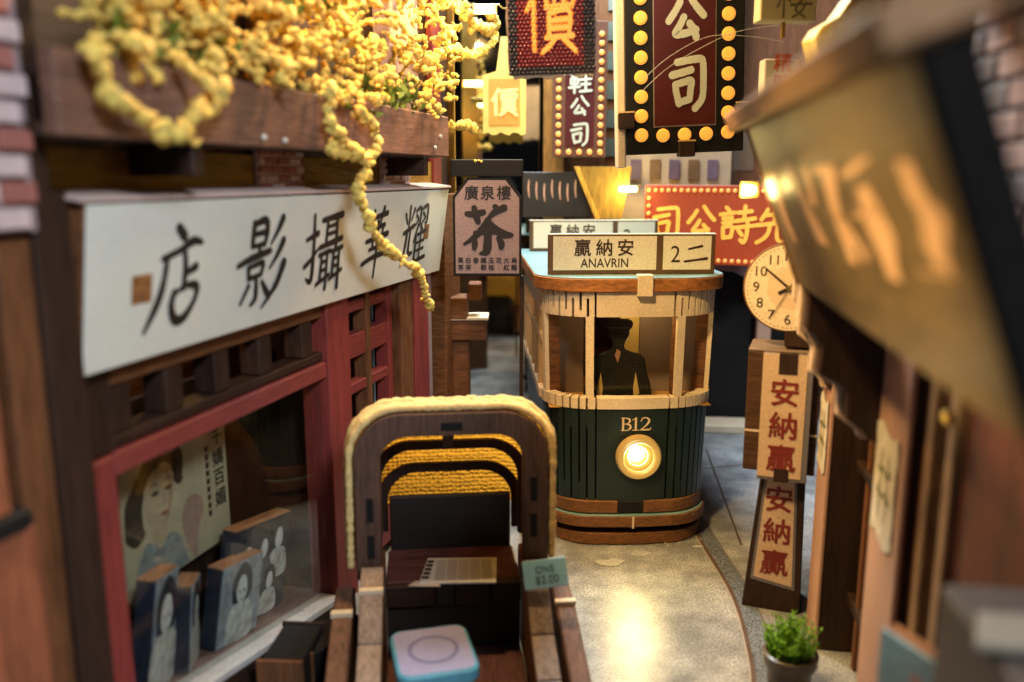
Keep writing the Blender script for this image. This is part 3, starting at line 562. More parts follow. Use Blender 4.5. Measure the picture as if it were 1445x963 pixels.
# driver: a flat glossy cut-out standing in the cab
dr = MB()
half = [(0, 1.66), (.15, 1.655), (.20, 1.62), (.215, 1.56), (.20, 1.50), (.165, 1.45), (.155, 1.40), (.165, 1.36), (.14, 1.30), (.11, 1.24), (.09, 1.17), (.085, 1.10), (.12, 1.05), (.22, 1.01), (.34, .96), (.40, .90), (.42, .80), (.44, .62), (.50, .40), (.53, .22), (.52, .10), (.46, 0)]
dr.prism([(-x, z) for x, z in half] + list(reversed(half))[:-1], -.045, .045)
drv = thing('driver_figure', 'glossy black cut-out of a driver in a peaked cap inside the tram cab', 'figurine', (0, 0, 0), R(2.8))
drv.location = Vector((2.52, 17.1, 2.976)) + Matrix.Rotation(R(2.8), 3, 'Z') @ Vector((-.24, .55, 0)); drv.scale = (1.38, 1, 1.10)
M_ACR = mat('black_acrylic', (.012, .014, .010), .16, .3, 20, 90, .25, .006, spec=.4)
dr.build('body', M_ACR, drv, .02)
for sg in (-1, 1): MB().prism([(sg * .27, .62), (sg * .335, .20), (sg * .25, .12), (sg * .235, .3)], -.050, -.046).build('arm_gap', mat('ochre_gap', (.45, .33, .12), .5, .1), drv)
MB().prism([(-.03, 1.08), (.03, 1.02), (.01, .90), (-.01, .80), (-.06, .95)], -.050, -.046).build('collar', mat('collar_tone', (.30, .16, .10), .4, .1), drv)
MB().prism([(-.20, 1.505), (.20, 1.505), (.19, 1.475), (-.19, 1.475)], -.052, -.046).build('cap_band', mat('cap_band', (.05, .045, .03), .2, .1), drv)
for i, (px, py, s_) in enumerate(((905, 782, .22), (862, 795, .34), (985, 772, .12))):
    c = ground_at(px, py); k = 14; rnd = random.Random(i); mb = MB()
    prof = [(c.x + math.cos(2 * math.pi * j / k) * s_ * rnd.uniform(.6, 1.2), c.y + math.sin(2 * math.pi * j / k) * s_ * .55 * rnd.uniform(.6, 1.2)) for j in range(k)]
    tag(mb.prism(prof, .002, .018, 'z').build('glue_smear', mat('dried_glue', (.42, .44, .45), .3, .3), bevel=.008), ('wide', 'widest', 'small')[i] + ' pale smear of dried glue on the street below the tram bumper', 'glue')

# ================================================================== STREET SIGNS
tea = thing('tea_sign', 'mauve tea house sign with cut corners hanging from the left shop post', 'sign', at(688, 390, 17.5), R(-1))
MB().box(-.73, .73, -.06, .12, 2.02, 2.36).build('top_bar', M_BLACK, tea, .015)
oc = [(-.70, .0), (.70, .0), (.70, 1.62), (.40, 2.0), (-.40, 2.0), (-.70, 1.62)]
MB().prism(oc, -.02, .12).build('board', M_BLACK, tea, .012)
MB().prism([(x * .93, .06 + z * .945) for x, z in oc], -.028, -.021).build('face', M_PURP, tea)
for i, ch in enumerate('廣泉樓'): text(tea, 'lettering', ch, .30, -.32 + i * .33, 1.70, -.034, M_INK, .022, .004)
glyph(tea, 'lettering', 'tea', 1.02, .0, .97, -.034, M_INK, 1.4)
for i, ch in enumerate(['黑茶', '白茶', '香', '鐵觀', '玉桂', '花', '大紅', '烏龍']):
    for j, c_ in enumerate(ch): text(tea, 'lettering', c_, .125, -.55 + i * .157, .33 - j * .145, -.034, M_INK, .02)
MB().box(.66, .74, .13, .24, -5.7, 0).build('post', M_DARK, tea, .01)
# stacked wooden pieces beyond the shop end
st = thing('wooden_bench_stand', 'brown wooden stand with stacked blocks beyond the left shop', 'stand', at(660, 560, 19.6) * 1.0, 0)
st.location.z = 0
MB().box(-.42, .05, 0, .5, 0, 3.95).build('post', M_EDGE, st, .02); MB().box(-.40, .45, -.1, .6, 3.96, 4.45).build('block', M_WALNX, st, .03); MB().box(-.45, .02, -.15, .5, 4.46, 5.0).build('block', M_EDGE, st, .03); MB().box(.03, .34, .0, .5, 4.9, 5.3).build('block', M_WALN, st, .03)
MB().box(-.45, .5, -.14, .65, 4.452, 4.52).build('shelf_board', M_CREAM, st, .01)

def bulbs(parent, xs_zs, r, y, m):
    me = None
    for x, z in xs_zs:
        if me is None: o = MB().lathe([(r, 0), (r * .96, .02), (r * .7, .035), (0, .04)], (0, 0, 0), 20, 'y', False).build('bulb_dot', m, parent); me = o.data
        else: o = link('bulb_dot', me, parent)
        o.location = (x, y, z)
big = thing('shoe_company_sign', 'big black dotted vertical sign with maroon panel reading shoe company', 'sign', at(966, 216, 17.6), 0, rot=(0, R(-2.2), R(-3)))
BW, BH = 1.17, 5.2
MB().box(-BW, BW, 0, .22, 0, BH).build('board', mat('black_board', (.009, .009, .008), .6, .3, spec=.2), big, .015)
MB().box(-BW - .17, -BW - .005, .03, .9, -.25, BH).build('side_post', M_CREAM, big, .02)
MB().box(-.60, .60, -.02, -.002, .55, BH).build('panel', M_MAROON, big); MB().box(-.62, .62, -.012, -.001, .52, BH).build('panel_edge', mat('panel_edge', (.30, .24, .2), .4, .2), big)
glyph(big, 'lettering', 'si', 1.02, .06, 1.35, -.026, M_PALEG, 1.6, dw=9, round_=True, sx=.86); glyph(big, 'lettering', 'gong', 1.02, .02, 2.5, -.026, M_PALEG, 1.6, dw=9, round_=True, sx=.9); glyph(big, 'lettering', 'xie', 1.02, .02, 3.65, -.026, M_PALEG, 1.1, dw=8, round_=True, sx=.9)
bulbs(big, [(sx * .86, .38 + k * .375) for sx in (-1, 1) for k in range(13)] + [(-.43, .36), (0, .36), (.43, .36)], .135, -.002, M_BULB)
for x, z in ((-1.17, .72), (.03, .12), (1.17, .82)):
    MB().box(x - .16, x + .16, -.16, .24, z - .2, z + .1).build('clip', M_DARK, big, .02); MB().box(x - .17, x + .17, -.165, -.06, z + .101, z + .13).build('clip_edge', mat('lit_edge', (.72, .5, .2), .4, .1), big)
sm = thing('small_company_sign', 'small far maroon vertical sign edged with orange dots', 'sign', at(817, 222, 24.2), 0)
MB().box(-.74, .74, 0, .15, 0, 3.6).build('board', mat('brown_board', (.12, .05, .03), .5, .2), sm, .01); MB().box(-.40, .40, -.02, -.002, .3, 3.6).build('panel', M_MAROON, sm)
for k, z in (('si', .62), ('gong', 1.32), ('xie', 2.02)): glyph(sm, 'lettering', k, .62, 0, z, -.026, M_PALEG, 1.3, dw=9, round_=True)
bulbs(sm, [(sx * .58, .14 + k * .24) for sx in (-1, 1) for k in range(14)] + [(-.29, .14), (0, .14), (.29, .14)], .075, -.002, M_BULBR)

# beaded price sign
def bead_sign(loc, rot):
    o = thing('beaded_price_sign', 'red beaded hanging sign with an orange character and black border', 'sign', loc, rot=rot)
    Wd, Hh = 1.46, 2.3
    rnd = random.Random(5); edge = [(-Wd / 2, Hh)] + [(-Wd / 2 + rnd.uniform(-.01, .01), Hh - i * Hh / 12) for i in range(1, 12)] + [(-Wd / 2 + .1 + i * (Wd - .16) / 12, rnd.uniform(-.04, .03)) for i in range(13)] + [(Wd / 2 + rnd.uniform(-.01, .01), i * Hh / 12) for i in range(1, 12)] + [(Wd / 2, Hh)]
    MB().prism(edge, 0, .10).build('backing', mat('resin_edge', (.30, .22, .14), .4, .3), o)
    vs, fs = lay(brush(G['jia'], 1.18, 1.0, True, dw=7.2), .0, .97, 0, sx=.72); tree = BVHTree.FromPolygons([Vector(v) for v in vs], fs)
    groups = {'black': MB(), 'red': MB(), 'orange': MB()}; d = .070; r = .035; row = 0; z = .06
    while z < Hh:
        x = -Wd / 2 + .05 + (d / 2 if row % 2 else 0)
        while x < Wd / 2 - .03:
            hit = tree.ray_cast(Vector((x, -1, z)), Vector((0, 1, 0)))[0]
            k = 'orange' if hit else ('black' if abs(x) > Wd / 2 - .19 or z < .15 else 'red')
            groups[k].lathe([(r * 1.05, -.01), (r, .012), (r * .7, .032), (r * .25, .042)], (x, 0, z), 8, 'y')
            x += d
        z += d * .866; row += 1
    MB().box(-Wd / 2 + .02, Wd / 2 - .02, -.004, -.001, .03, Hh).build('print', mat('bead_ground', (.06, .008, .01), .4, .3), o)
    for k, m in (('black', mat('bead_black', (.018, .018, .026), .25, .2, spec=.6)), ('red', mat('bead_red', (.17, .016, .02), .25, .2, spec=.6)), ('orange', mat('bead_orange', (.85, .24, .03), .3, .15, emit=.35, emit_col=(1, .32, .04)))):
        tag(groups[k].build('beads', m, o, smooth=True), kind='stuff')
    MB().add([(x, y - .026, z) for x, y, z in vs], fs).build('lettering', mat('orange_print', (.88, .30, .04), .45, .15, emit=.45, emit_col=(1, .36, .05)), o)
    return o
bead_sign(at(779, 108, 14.6), (0, R(-1.5), R(-4)))
# small yellow price sign
yp = thing('small_price_sign', 'small yellow and orange price sign, lamp glow put into its colours, with scalloped lower edge', 'sign', at(712, 188, 23.8), 0)
sc_ = [(-.58 + i * .116, .05 * math.sin(i * 1.9) - .02) for i in range(11)]
MB().prism(sc_ + [(.58, 1.45), (.30, 1.62), (.12, 2.5), (-.10, 2.5), (-.22, 1.62), (-.58, 1.5)], 0, .1).build('board', mat('yellow_board', (.72, .50, .12), .6, .25, emit=.12, emit_col=(1, .6, .12)), yp)  # board, panel and letters emit in place of the nearby lamp's light
MB().box(-.42, .42, -.02, -.002, .22, 1.42).build('panel', mat('orange_panel', (.85, .20, .03), .5, .2, emit=.5, emit_col=(1, .26, .03)), yp)
glyph(yp, 'lettering', 'jia', .70, 0, .82, -.026, mat('yellow_print', (.95, .66, .2), .5, .1, emit=.5, emit_col=(1, .62, .14)), 1.25, dw=9, round_=True)
# red company sign, reading right to left
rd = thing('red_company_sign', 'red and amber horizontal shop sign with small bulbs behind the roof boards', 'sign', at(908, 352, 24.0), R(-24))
MB().box(0, 4.1, 0, .2, -.35, 1.78).build('board', mat('scarlet_board', (.24, .03, .008), .5, .25, emit=.2, emit_col=(.9, .12, .02)), rd, .015)  # board emission imitates lamp light falling on the sign
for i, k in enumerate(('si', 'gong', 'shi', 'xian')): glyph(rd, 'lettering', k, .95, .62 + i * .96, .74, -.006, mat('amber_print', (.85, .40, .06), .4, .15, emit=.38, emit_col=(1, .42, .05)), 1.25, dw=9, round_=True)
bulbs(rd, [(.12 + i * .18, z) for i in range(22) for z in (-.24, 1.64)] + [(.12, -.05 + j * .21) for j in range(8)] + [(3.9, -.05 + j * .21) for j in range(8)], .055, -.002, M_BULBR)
MB().box(3.0, 3.25, -.2, .3, -.75, -.36).build('hook', M_BRASS, rd, .03)
# white signs upper right
ws = thing('tower_name_sign', 'white box sign, tinted as if lit yellow, with one dark character at the top right', 'sign', at(1112, 30, 15.6), R(4))
MB().box(-.50, .50, 0, .35, 0, 1.5).build('board', mat('cream_lit', (.78, .70, .40), .5, .1), ws, .02); glyph(ws, 'lettering', 'lou', .62, .08, .36, -.006, mat('olive_ink', (.24, .22, .12), .6, .1), .8, dw=8)  # white board tinted yellow for the lamp light on it
MB().box(-.06, .0, .1, .16, -.26, 0).build('hanger', M_BRASS, ws)
wr = thing('red_lettered_sign', 'white vertical sign with red characters above the wide brown awning', 'sign', at(1100, 168, 15.6), R(3))
MB().box(-.32, .30, 0, .3, 0, 1.02).build('board', mat('white_lit', (.78, .72, .62), .5, .1), wr, .02)
for i, ch in enumerate('精雅小'): text(wr, 'lettering', ch, .34, .0, .96 - i * .36, -.006, mat('coral_ink', (.80, .17, .09), .5, .1), .02)
yb = thing('lit_bracket', 'rough bracket board painted as if lit yellow at the top right above the awning', 'bracket', at(1182, 128, 12.6), R(8))
rnd = random.Random(2)
MB().prism([(-.36, .12), (-.33, .45), (-.40, .70), (-.30, .86), (-.05, 1.0), (.16, 1.3), (.3, 1.75), (.75, 1.8), (.75, -.3), (.1, -.2)], 0, .4).build('board', mat('ochre', (.58, .44, .10), .6, .3, 10, 60, .5, .02), yb, .02)  # yellow base colour stands in for lamp light on the board
wire = lambda name, pts, r, m: MB().tube([Vector(p[:3]) for p in spline(pts, 10)] if False else pts, r, 6).build(name, m)
M_THREAD = mat('thread', (.55, .56, .55), .3, .1)
for i, px in enumerate((((905, 130), (940, 98), (985, 70), (1040, 45), (1100, 36)), ((908, 112), (945, 80), (1000, 52), (1060, 52), (1108, 60)))):
    pts = [at(x, y, 17.0 - .02 * j) for j, (x, y) in enumerate(px)]
    q = [Vector(v) for v in spline([tuple(p) for p in pts], 8)]
    tag(MB().tube(q, .006, 5).build('glue_thread', M_THREAD, smooth=True), ('lower', 'upper')[i] + ' fine pale thread strung across the big dotted sign', 'thread')

# clock and sign pillar
pl = thing('clock_pillar', 'brown signpost with tapered foot and a round clock on top', 'pillar', (4.70, 14.25, -.06), R(-20))
MB().prism([(-.52, 0), (.50, 0), (.44, 2.70), (-.30, 2.70)], 0, .85).build('foot', M_DARK, pl, .015)
MB().prism([(-.385, .62), (.385, .50), (.315, 2.55), (-.235, 2.55)], -.012, -.001).build('foot_border', M_GREYP, pl); MB().prism([(-.335, .68), (.335, .57), (.275, 2.55), (-.19, 2.55)], -.02, -.013).build('foot_face', M_TAN, pl)
for i, ch in enumerate('安納贏'): text(pl, 'lettering', ch, .50, .03 - .01 * i, 2.20 - i * .60, -.026, M_REDINK, .022, .004)
MB().box(-.62, .58, -.12, .85, 2.72, 4.85).build('case', wood('case_side', (.085, .038, .018), axis='edge', bump=.7), pl, .015)
MB().box(-.36, .46, -.26, -.125, 2.62, 4.86).build('panel_border', M_GREYP, pl, .01); MB().box(-.36, .36, -.272, -.262, 2.68, 4.86).build('panel_face', M_TAN, pl)
MB().box(-.10, .20, -.285, -.2, 4.52, 4.87).build('panel_notch', M_DARK, pl); MB().box(-.08, .16, -.285, -.2, 2.60, 2.84).build('panel_notch', M_DARK, pl)
for i, ch in enumerate('安納贏'): text(pl, 'lettering', ch, .50, .02, 4.20 - i * .58, -.28, M_REDINK, .022, .004)
MB().box(-.62, .58, -.12, .85, 4.855, 4.89).build('case_top', M_PANEL, pl, .01); MB().box(-.63, .58, -.125, -.12, 3.42, 3.46).build('case_seam', M_CREAM, pl)
MB().box(-.05, .45, .0, .45, 4.93, 5.35).build('clock_stem', M_DARK, pl, .02)
ck = MB().lathe([(.75, -.22), (.76, -.2), (.76, .0), (.745, .02), (.0, .02)], (-.02, .02, 5.95), 56, 'y').build('clock', M_EDGE, pl); smooth_by_angle(ck, .5)
MB().add(*disc(-.02, 5.95, .73, -.012, 56)).build('dial', M_DIALP, ck); MB().add(*disc(-.02, 5.95, .36, -.014, 40)).build('inner_dial', mat('dial_inner', (.70, .52, .35), .6, .08), ck)
for h in range(1, 13):
    a = math.pi / 2 - h * math.pi / 6; text(ck, 'numeral', str(h), .24, -.02 + .54 * math.cos(a), 5.95 + .54 * math.sin(a), -.018, M_INK, .008)
tk = MB()
for i in range(60):
    a = 2 * math.pi * i / 60; tk.add(*disc(-.02 + .685 * math.cos(a), 5.95 + .685 * math.sin(a), .011, -.018, 6))
tk.build('minute_dots', M_INK, ck)
def hand(a0, L_, w0, back, y):
    a = R(90 - a0); d = Vector((math.cos(a), math.sin(a))); n = Vector((-d.y, d.x)); c = Vector((-.02, 5.95)); p = [c - d * back + n * w0, c + d * L_ + n * w0 * .6, c + d * L_ - n * w0 * .6, c - d * back - n * w0]
    return MB().prism([(q.x, q.y) for q in p], y, y + .006)
hand(60, .26, .03, .2, -.028).build('hour_hand', M_INK, ck); hand(309, .50, .022, .16, -.036).build('minute_hand', M_INK, ck); hand(208, .55, .008, .22, -.044).build('second_hand', M_INK, ck)
MB().lathe([(.05, 0), (.05, .03), (.0, .035)], (-.02, -.03, 5.95), 16, 'y').build('hand_pin', M_BRASS, ck)

# paper notices on the right posts
for (t0, t1, z0, z1, lab) in ((13.12, 13.70, 3.05, 4.25, 'crumpled cream notice on the far pale post beside the clock pillar'), (9.45, 10.35, 3.35, 4.75, 'blurred cream notice on the near pale post under the awning')):
    pn = thing('paper_notice', lab, 'notice', OR_, RZR, 'paper notices'); rnd = random.Random(int(t0)); nx, nz = 7, 10; vs, fs = [], []
    for j in range(nz + 1):
        for i in range(nx + 1): vs.append((-t1 + (t1 - t0) * i / nx, -.055 - rnd.uniform(0, .014), z0 + (z1 - z0) * j / nz + (.06 * math.sin(i) if j in (0, nz) else 0)))
    for j in range(nz):
        for i in range(nx): fs.append((j * (nx + 1) + i, j * (nx + 1) + i + 1, (j + 1) * (nx + 1) + i + 1, (j + 1) * (nx + 1) + i))
    MB().add(vs, fs).build('sheet', M_PAPER, pn)
    for k in range(2):
        xc = -t1 + (t1 - t0) * (.35 + .3 * k); MB().add(*lay(brush([[(50, 2, 14), (44, 40, 9), (52, 96, 12)], [(20, 30, 9), (80, 24, 9)], [(20, 60, 9), (84, 66, 9)]], (z1 - z0) * .6), xc, (z0 + z1) / 2, -.078, sx=.35)).build('lettering', mat('olive_print', (.20, .19, .10), .6, .1), pn)

# big slanting shop board of the right shop
tilt = math.atan2(.72, 1.93)
aw = thing('slanted_shop_board', 'large blurred brown shop board slanting out over the right of the street', 'sign', OR_ + dR * 7.2 + nR * 1.08 + Vector((0, 0, 6.40)), rot=(tilt, 0, RZR))
M_AWN = wood('board_umber', (.11, .068, .030), rough=.42, axis='x', bump=.25)
MB().box(-3.44, 3.3, 0, .22, 0, 2.06).build('board', M_AWN, aw, .02)
MB().box(-3.56, 3.5, -.22, .30, 2.07, 2.30).build('top_plank', wood('board_lip', (.22, .11, .05), axis='x'), aw, .03)
MB().box(3.31, 3.41, -.04, .22, -.03, 2.06).build('end_frame', mat('matt_black', (.007, .006, .006), .95, .3, spec=.05), aw, .02); MB().box(-3.52, -3.45, -.02, .24, 0, 2.06).build('end_cap', M_WALN, aw, .01)
bpy.context.view_layer.update()
Mi = aw.matrix_world.inverted(); Pw = aw.matrix_world @ Vector((0, 0, 0)); Nw = (aw.matrix_world.to_3x3() @ Vector((0, -1, 0)))
M_AWL = mat('board_lettering', (.52, .29, .17), .5, .2)
for st_ in ([(1092, 244, 9), (1107, 300, 8), (1124, 342, 6)], [(1112, 228, 10), (1133, 279, 10), (1164, 345, 15)], [(1136, 236, 8), (1150, 290, 8)], [(1152, 246, 12), (1166, 234, 22), (1178, 288, 14), (1194, 332, 15), (1206, 372, 12)], [(1192, 250, 18), (1212, 232, 22), (1224, 222, 10)], [(1182, 300, 10), (1216, 350, 12), (1224, 368, 9)], [(1218, 262, 18), (1232, 300, 30), (1244, 330, 36), (1256, 370, 20), (1266, 396, 16)], [(1206, 306, 14), (1240, 296, 20)], [(1276, 226, 20), (1296, 276, 26), (1318, 304, 40), (1322, 350, 28), (1336, 382, 22)], [(1298, 384, 14), (1330, 388, 20), (1354, 390, 10)]):
    L3 = [];
    for x, y, wd in spline(st_, 6):
        p = Mi @ on_plane(x, y, Pw, Nw); q = Mi @ on_plane(x + wd / 2, y, Pw, Nw); L3.append((p.x, p.z, abs(q.x - p.x)))
    vs, fs = [], []
    for x, z, h in L3: vs += [(x - h, -.008, z), (x + h, -.008, z)]
    for i in range(len(L3) - 1): fs.append((2 * i, 2 * i + 1, 2 * i + 3, 2 * i + 2))
    MB().add(vs, fs).build('lettering', M_AWL, aw)
# menu stand lower right
t0, z0 = right_local(1246, 880, .75); t1, _ = right_local(1380, 963, .75)
mn = thing('price_board_stand', 'blurred pale blue printed board with an orange brown edge at the lower right', 'board', OR_ + dR * t0 + nR * .75, RZR + R(28))
MB().box(0, 3.2, 0, .17, 0, z0).build('board', wood('orange_edge', (.46, .20, .08), axis='x'), mn, .05)
MB().box(.02, 3.2, -.03, -.001, .2, z0 - .03).build('print', M_BLUEW, mn)
for i in range(3): MB().box(.4 + i * .6, .52 + i * .6, -.036, -.031, z0 - 1.4, z0 - .25).build('lettering', mat('coral_print', (.62, .40, .42), .6, .1), mn)
tr_ = thing('folded_card', 'blurred pale folded card lying on the counter at the right edge', 'card', at(1452, 866, 4.9), R(-30))
tr_.location.z = 4.825
MB().prism([(-.28, 0), (.3, .10), (.3, .16), (-.28, .06)], -.2, .25).build('sheet', mat('pale_card', (.24, .21, .17), .5, .15), tr_, .01)
# ================================================================== PHOTO SHOP: SIGN, POSTER, PHOTOGRAPHS
ss = thing('photo_shop_sign', 'long white shop board with five black brushed characters', 'sign', OL + dL * 14.4 + nL * .22 + Vector((0, 0, 5.66)), rot=(R(8), 0, RZL))
MB().box(-5.32, 5.35, .002, .22, 0, 1.84).build('board', M_WALNX, ss, .02); MB().box(-5.30, 5.33, -.03, .0, .02, 1.82).build('face', M_SIGNW, ss, .008)
MB().box(-5.42, 5.38, -.06, .5, 1.85, 1.90).build('cap_strip', mat('pink_cap', (.62, .47, .44), .5, .2), ss, .01)
for i, (k, x, s_) in enumerate((('dian', -3.84, 1.22), ('ying', -2.02, 1.25), ('she', -.20, 1.22), ('hua', 1.78, 1.18), ('yao', 3.62, 1.22))): glyph(ss, 'lettering', k, s_, x, .92, -.034, M_INK, 1.22)
MB().box(-4.62, -4.28, -.036, -.0, .68, 1.02).build('joint_tab', M_HEDGE, ss, .01); MB().box(4.10, 4.38, -.036, -.0, .80, 1.12).build('joint_tab', M_HEDGE, ss, .01)

def shape(parent, name, pts, y, m, smooth_n=6):
    q = spline([(a, b, 0) for a, b in pts + [pts[0]]], smooth_n)[:-1]; return MB().add(*poly([(a, b) for a, b, _ in q], y)).build(name, m, parent)
M_SEPIA = mat('sepia_paper', (.50, .43, .30), .5, .12, 8, 60, .1, .004); M_HAIR = mat('poster_hair', (.055, .038, .03), .5, .2); M_SKIN = mat('poster_skin', (.47, .37, .25), .5, .16, 14, 30, .1); M_DRESS = mat('poster_dress', (.26, .30, .30), .5, .35, 18, 30, .1); M_SHADE = mat('poster_rose', (.42, .27, .22), .5, .25)
po = thing('portrait_poster', 'sepia poster of a dark haired woman inside the shop window', 'poster', OL - nL * 1.0 + dL * 10.86 + Vector((0, 0, 2.02)), RZL)
MB().box(0, 2.38, 0, .04, 0, 1.98).build('sheet', M_SEPIA, po)
shape(po, 'hair', [(.02, .85), (.20, .70), (.38, .82), (.40, 1.25), (.62, 1.62), (.95, 1.70), (1.10, 1.35), (1.28, 1.42), (1.30, 1.78), (1.02, 2.0), (.62, 1.95), (.30, 1.62), (.06, 1.32)], -.004, M_HAIR)
shape(po, 'face', [(.42, 1.20), (.52, .90), (.72, .76), (.92, .88), (1.04, 1.15), (1.08, 1.45), (.98, 1.68), (.66, 1.66), (.46, 1.45)], -.007, M_SKIN)
for x in (.66, .94): shape(po, 'eye', [(x - .09, 1.32), (x, 1.36), (x + .09, 1.32), (x, 1.29)], -.010, M_HAIR); shape(po, 'eyebrow', [(x - .11, 1.43), (x, 1.48), (x + .11, 1.43), (x, 1.455)], -.010, M_HAIR)
shape(po, 'mouth', [(.74, .98), (.83, 1.01), (.92, .98), (.83, .945)], -.010, mat('poster_lip', (.35, .10, .08), .5, .1)); shape(po, 'nose', [(.84, 1.30), (.90, 1.14), (.82, 1.10), (.80, 1.14)], -.010, M_SHADE)
shape(po, 'face_shade', [(.90, 1.62), (1.06, 1.45), (1.02, 1.15), (.90, .90), (.80, .82), (.92, 1.05), (.96, 1.3)], -.0085, mat('poster_shade', (.34, .25, .17), .5, .2))
for wx, wz, wr in ((.16, 1.02, .15), (.22, 1.32, .14), (.40, 1.58, .15), (.70, 1.78, .15), (1.0, 1.80, .14), (1.16, 1.58, .12), (.30, .84, .12), (1.20, 1.36, .09)): shape(po, 'hair_wave', [(wx + wr * math.cos(q_), wz + wr * .8 * math.sin(q_)) for q_ in (0, 1.05, 2.1, 3.14, 4.2, 5.2)], -.0092 - wx * .001, mat('hair_sheen%d' % (int(wx * 100) % 2), ((.075, .052, .04), (.045, .03, .024))[int(wx * 100) % 2], .5, .3))
shape(po, 'neck', [(.55, .92), (.58, .62), (.80, .55), (.86, .82)], -.0055, M_SKIN)
shape(po, 'dress', [(.12, .02), (.22, .40), (.42, .66), (.58, .62), (.72, .50), (.90, .64), (1.12, .52), (1.26, .10), (1.22, .02)], -.008, M_DRESS)
shape(po, 'bouquet', [(1.28, .30), (1.20, .70), (1.36, 1.0), (1.62, .96), (1.72, .70), (1.56, .44), (1.50, .05), (1.42, .05)], -.004, M_SHADE)
for i, ch in enumerate('千嬌百媚'): text(po, 'lettering', ch, .30, 2.16, 1.72 - i * .33, -.006, M_INK, .02)
for i in range(9): MB().box(1.84, 1.92, -.006, -.004, 1.55 - i * .13, 1.64 - i * .13).build('lettering', M_INKB, po)

M_PHDK = mat('photo_dark', (.022, .028, .05), .3, .3, 12, 30, .1); M_PHLT = mat('photo_light', (.78, .82, .92), .3, .25, 18, 30, .1); M_PHMD = mat('photo_mid', (.09, .105, .16), .3, .4, 14, 30, .1); M_BLK = wood('block_wood', (.50, .24, .13), axis='x')
def photo(s0, s1, n, h, lab, kind, rz=0):
    sm_ = (s0 + s1) / 2; z = sill(sm_) - .02; hw = (s1 - s0) / 2
    o = thing('photo_block', lab, 'photograph', OL + dL * sm_ + nL * n + Vector((0, 0, z)), group='photographs in the shop window', rot=(R(4), R(9.6) , RZL + rz))
    MB().box(-hw, hw, .0, .26, .02, h - .03).build('block', M_PHDK, o, .012); MB().box(-hw, hw, .0, .26, h - .029, h).build('block_top', M_BLK, o, .008); MB().box(-hw + .015, hw - .015, -.015, -.001, .03, h - .015).build('print', M_PHDK if kind == 'group' else mat('photo_pale', (.34, .38, .46), .3, .45, 14, 20, .1), o)
    def person(x, z0, k, light):
        shape(o, 'sitter_body', [(x - .26 * k, z0), (x - .24 * k, z0 + .34 * k), (x - .08 * k, z0 + .46 * k), (x + .08 * k, z0 + .46 * k), (x + .24 * k, z0 + .34 * k), (x + .26 * k, z0)], -.019, mat('photo_cloth', (.66, .70, .80), .3, .5, 40, 20, .1) if light is M_PHLT else light)
        shape(o, 'sitter_hair', [(x - .17 * k, z0 + .46 * k), (x - .19 * k, z0 + .74 * k), (x, z0 + .92 * k), (x + .19 * k, z0 + .74 * k), (x + .17 * k, z0 + .46 * k)], -.022, M_PHDK)
        shape(o, 'sitter_face', [(x - .105 * k, z0 + .62 * k), (x - .09 * k, z0 + .50 * k), (x, z0 + .43 * k), (x + .09 * k, z0 + .50 * k), (x + .105 * k, z0 + .62 * k), (x + .05 * k, z0 + .75 * k), (x - .05 * k, z0 + .75 * k)], -.025, M_PHLT)
    if kind == 'group':
        person(-.45, .52, 1.05, M_PHLT); person(.02, .62, .95, M_PHMD); person(.46, .60, 1.1, M_PHLT); person(-.20, .06, .95, M_PHLT); person(.28, .04, .9, M_PHLT)
    else:
        person(.0, .03, h / .92 * .95, M_PHLT)
        for x in (-.06, .06): shape(o, 'sitter_eye', [(x - .03, h * .62), (x, h * .64), (x + .03, h * .62), (x, h * .60)], -.028, M_PHDK)
        shape(o, 'sitter_smile', [(-.05, h * .525), (0, h * .50), (.05, h * .525), (0, h * .515)], -.028, M_PHDK)
photo(12.40, 14.00, -.62, 1.66, 'large dark group photograph block, furthest along the shelf', 'group')
photo(11.78, 12.86, -.40, 1.27, 'smiling portrait photograph block on the shelf before the group photograph', 'portrait')
photo(11.00, 11.62, -.42, 1.25, 'narrow portrait photograph block between the smiling portrait and the red post', 'portrait', R(26))
photo(10.25, 10.95, -.40, 1.55, 'photograph block half hidden behind the red window post', 'portrait', R(14))
# dark crates outside under the window
for i, (px, py, wd, h, rz, lab) in enumerate(((415, 955, .55, .95, 12, 'dark upright crate with a brown edge below the shop window'), (462, 925, .6, .8, -18, 'black open box between the shop window and the rickshaw'))):
    p = ground_at(px, py, .4); o = thing('dark_crate', lab, 'crate', (p.x, p.y, 0), RZL + R(rz))
    MB().box(-wd, wd, -.3, .3, 0, h).build('body', M_BLACK, o, .02); MB().box(-wd - .04, -wd + .02, -.34, .34, 0, h + .06).build('edge_strip', M_WALN, o, .01); MB().box(wd - .03, wd + .03, -.33, .33, 0, h + .03).build('edge_strip', M_DARK, o, .01)

# ================================================================== PLANTERS AND YELLOW MOSS
pb = thing('planter_box', 'long brown wooden planter box on the upper left wall holding yellow moss', 'planter', OL + nL * 1.0, RZL)
def B(name, m, s0, s1, y0, y1, z0, z1): return MB().box(s0, s1, y0, y1, z0, z1).build(name, m, pb, .02)
B('front_board', wood('planter_wood', (.17, .085, .06), axis='x'), 8.3, 13.25, 0, .18, 8.10, 8.86); B('front_board', wood('planter_wood2', (.20, .10, .075), axis='x'), 13.55, 18.45, .02, .2, 8.12, 8.90)
B('corner_joint', M_EDGE, 13.25, 13.54, .10, .4, 8.12, 8.5); B('floor_board', M_DARKX, 8.3, 18.4, .2, 1.0, 8.10, 8.22); B('end_board', M_WALN, 18.25, 18.44, .21, 1.0, 8.23, 8.88)
B('bracket', M_DARK, 17.3, 17.5, .1, 1.0, 7.75, 8.09); B('bracket', M_DARK, 10.3, 10.5, .1, 1.0, 7.75, 8.09)
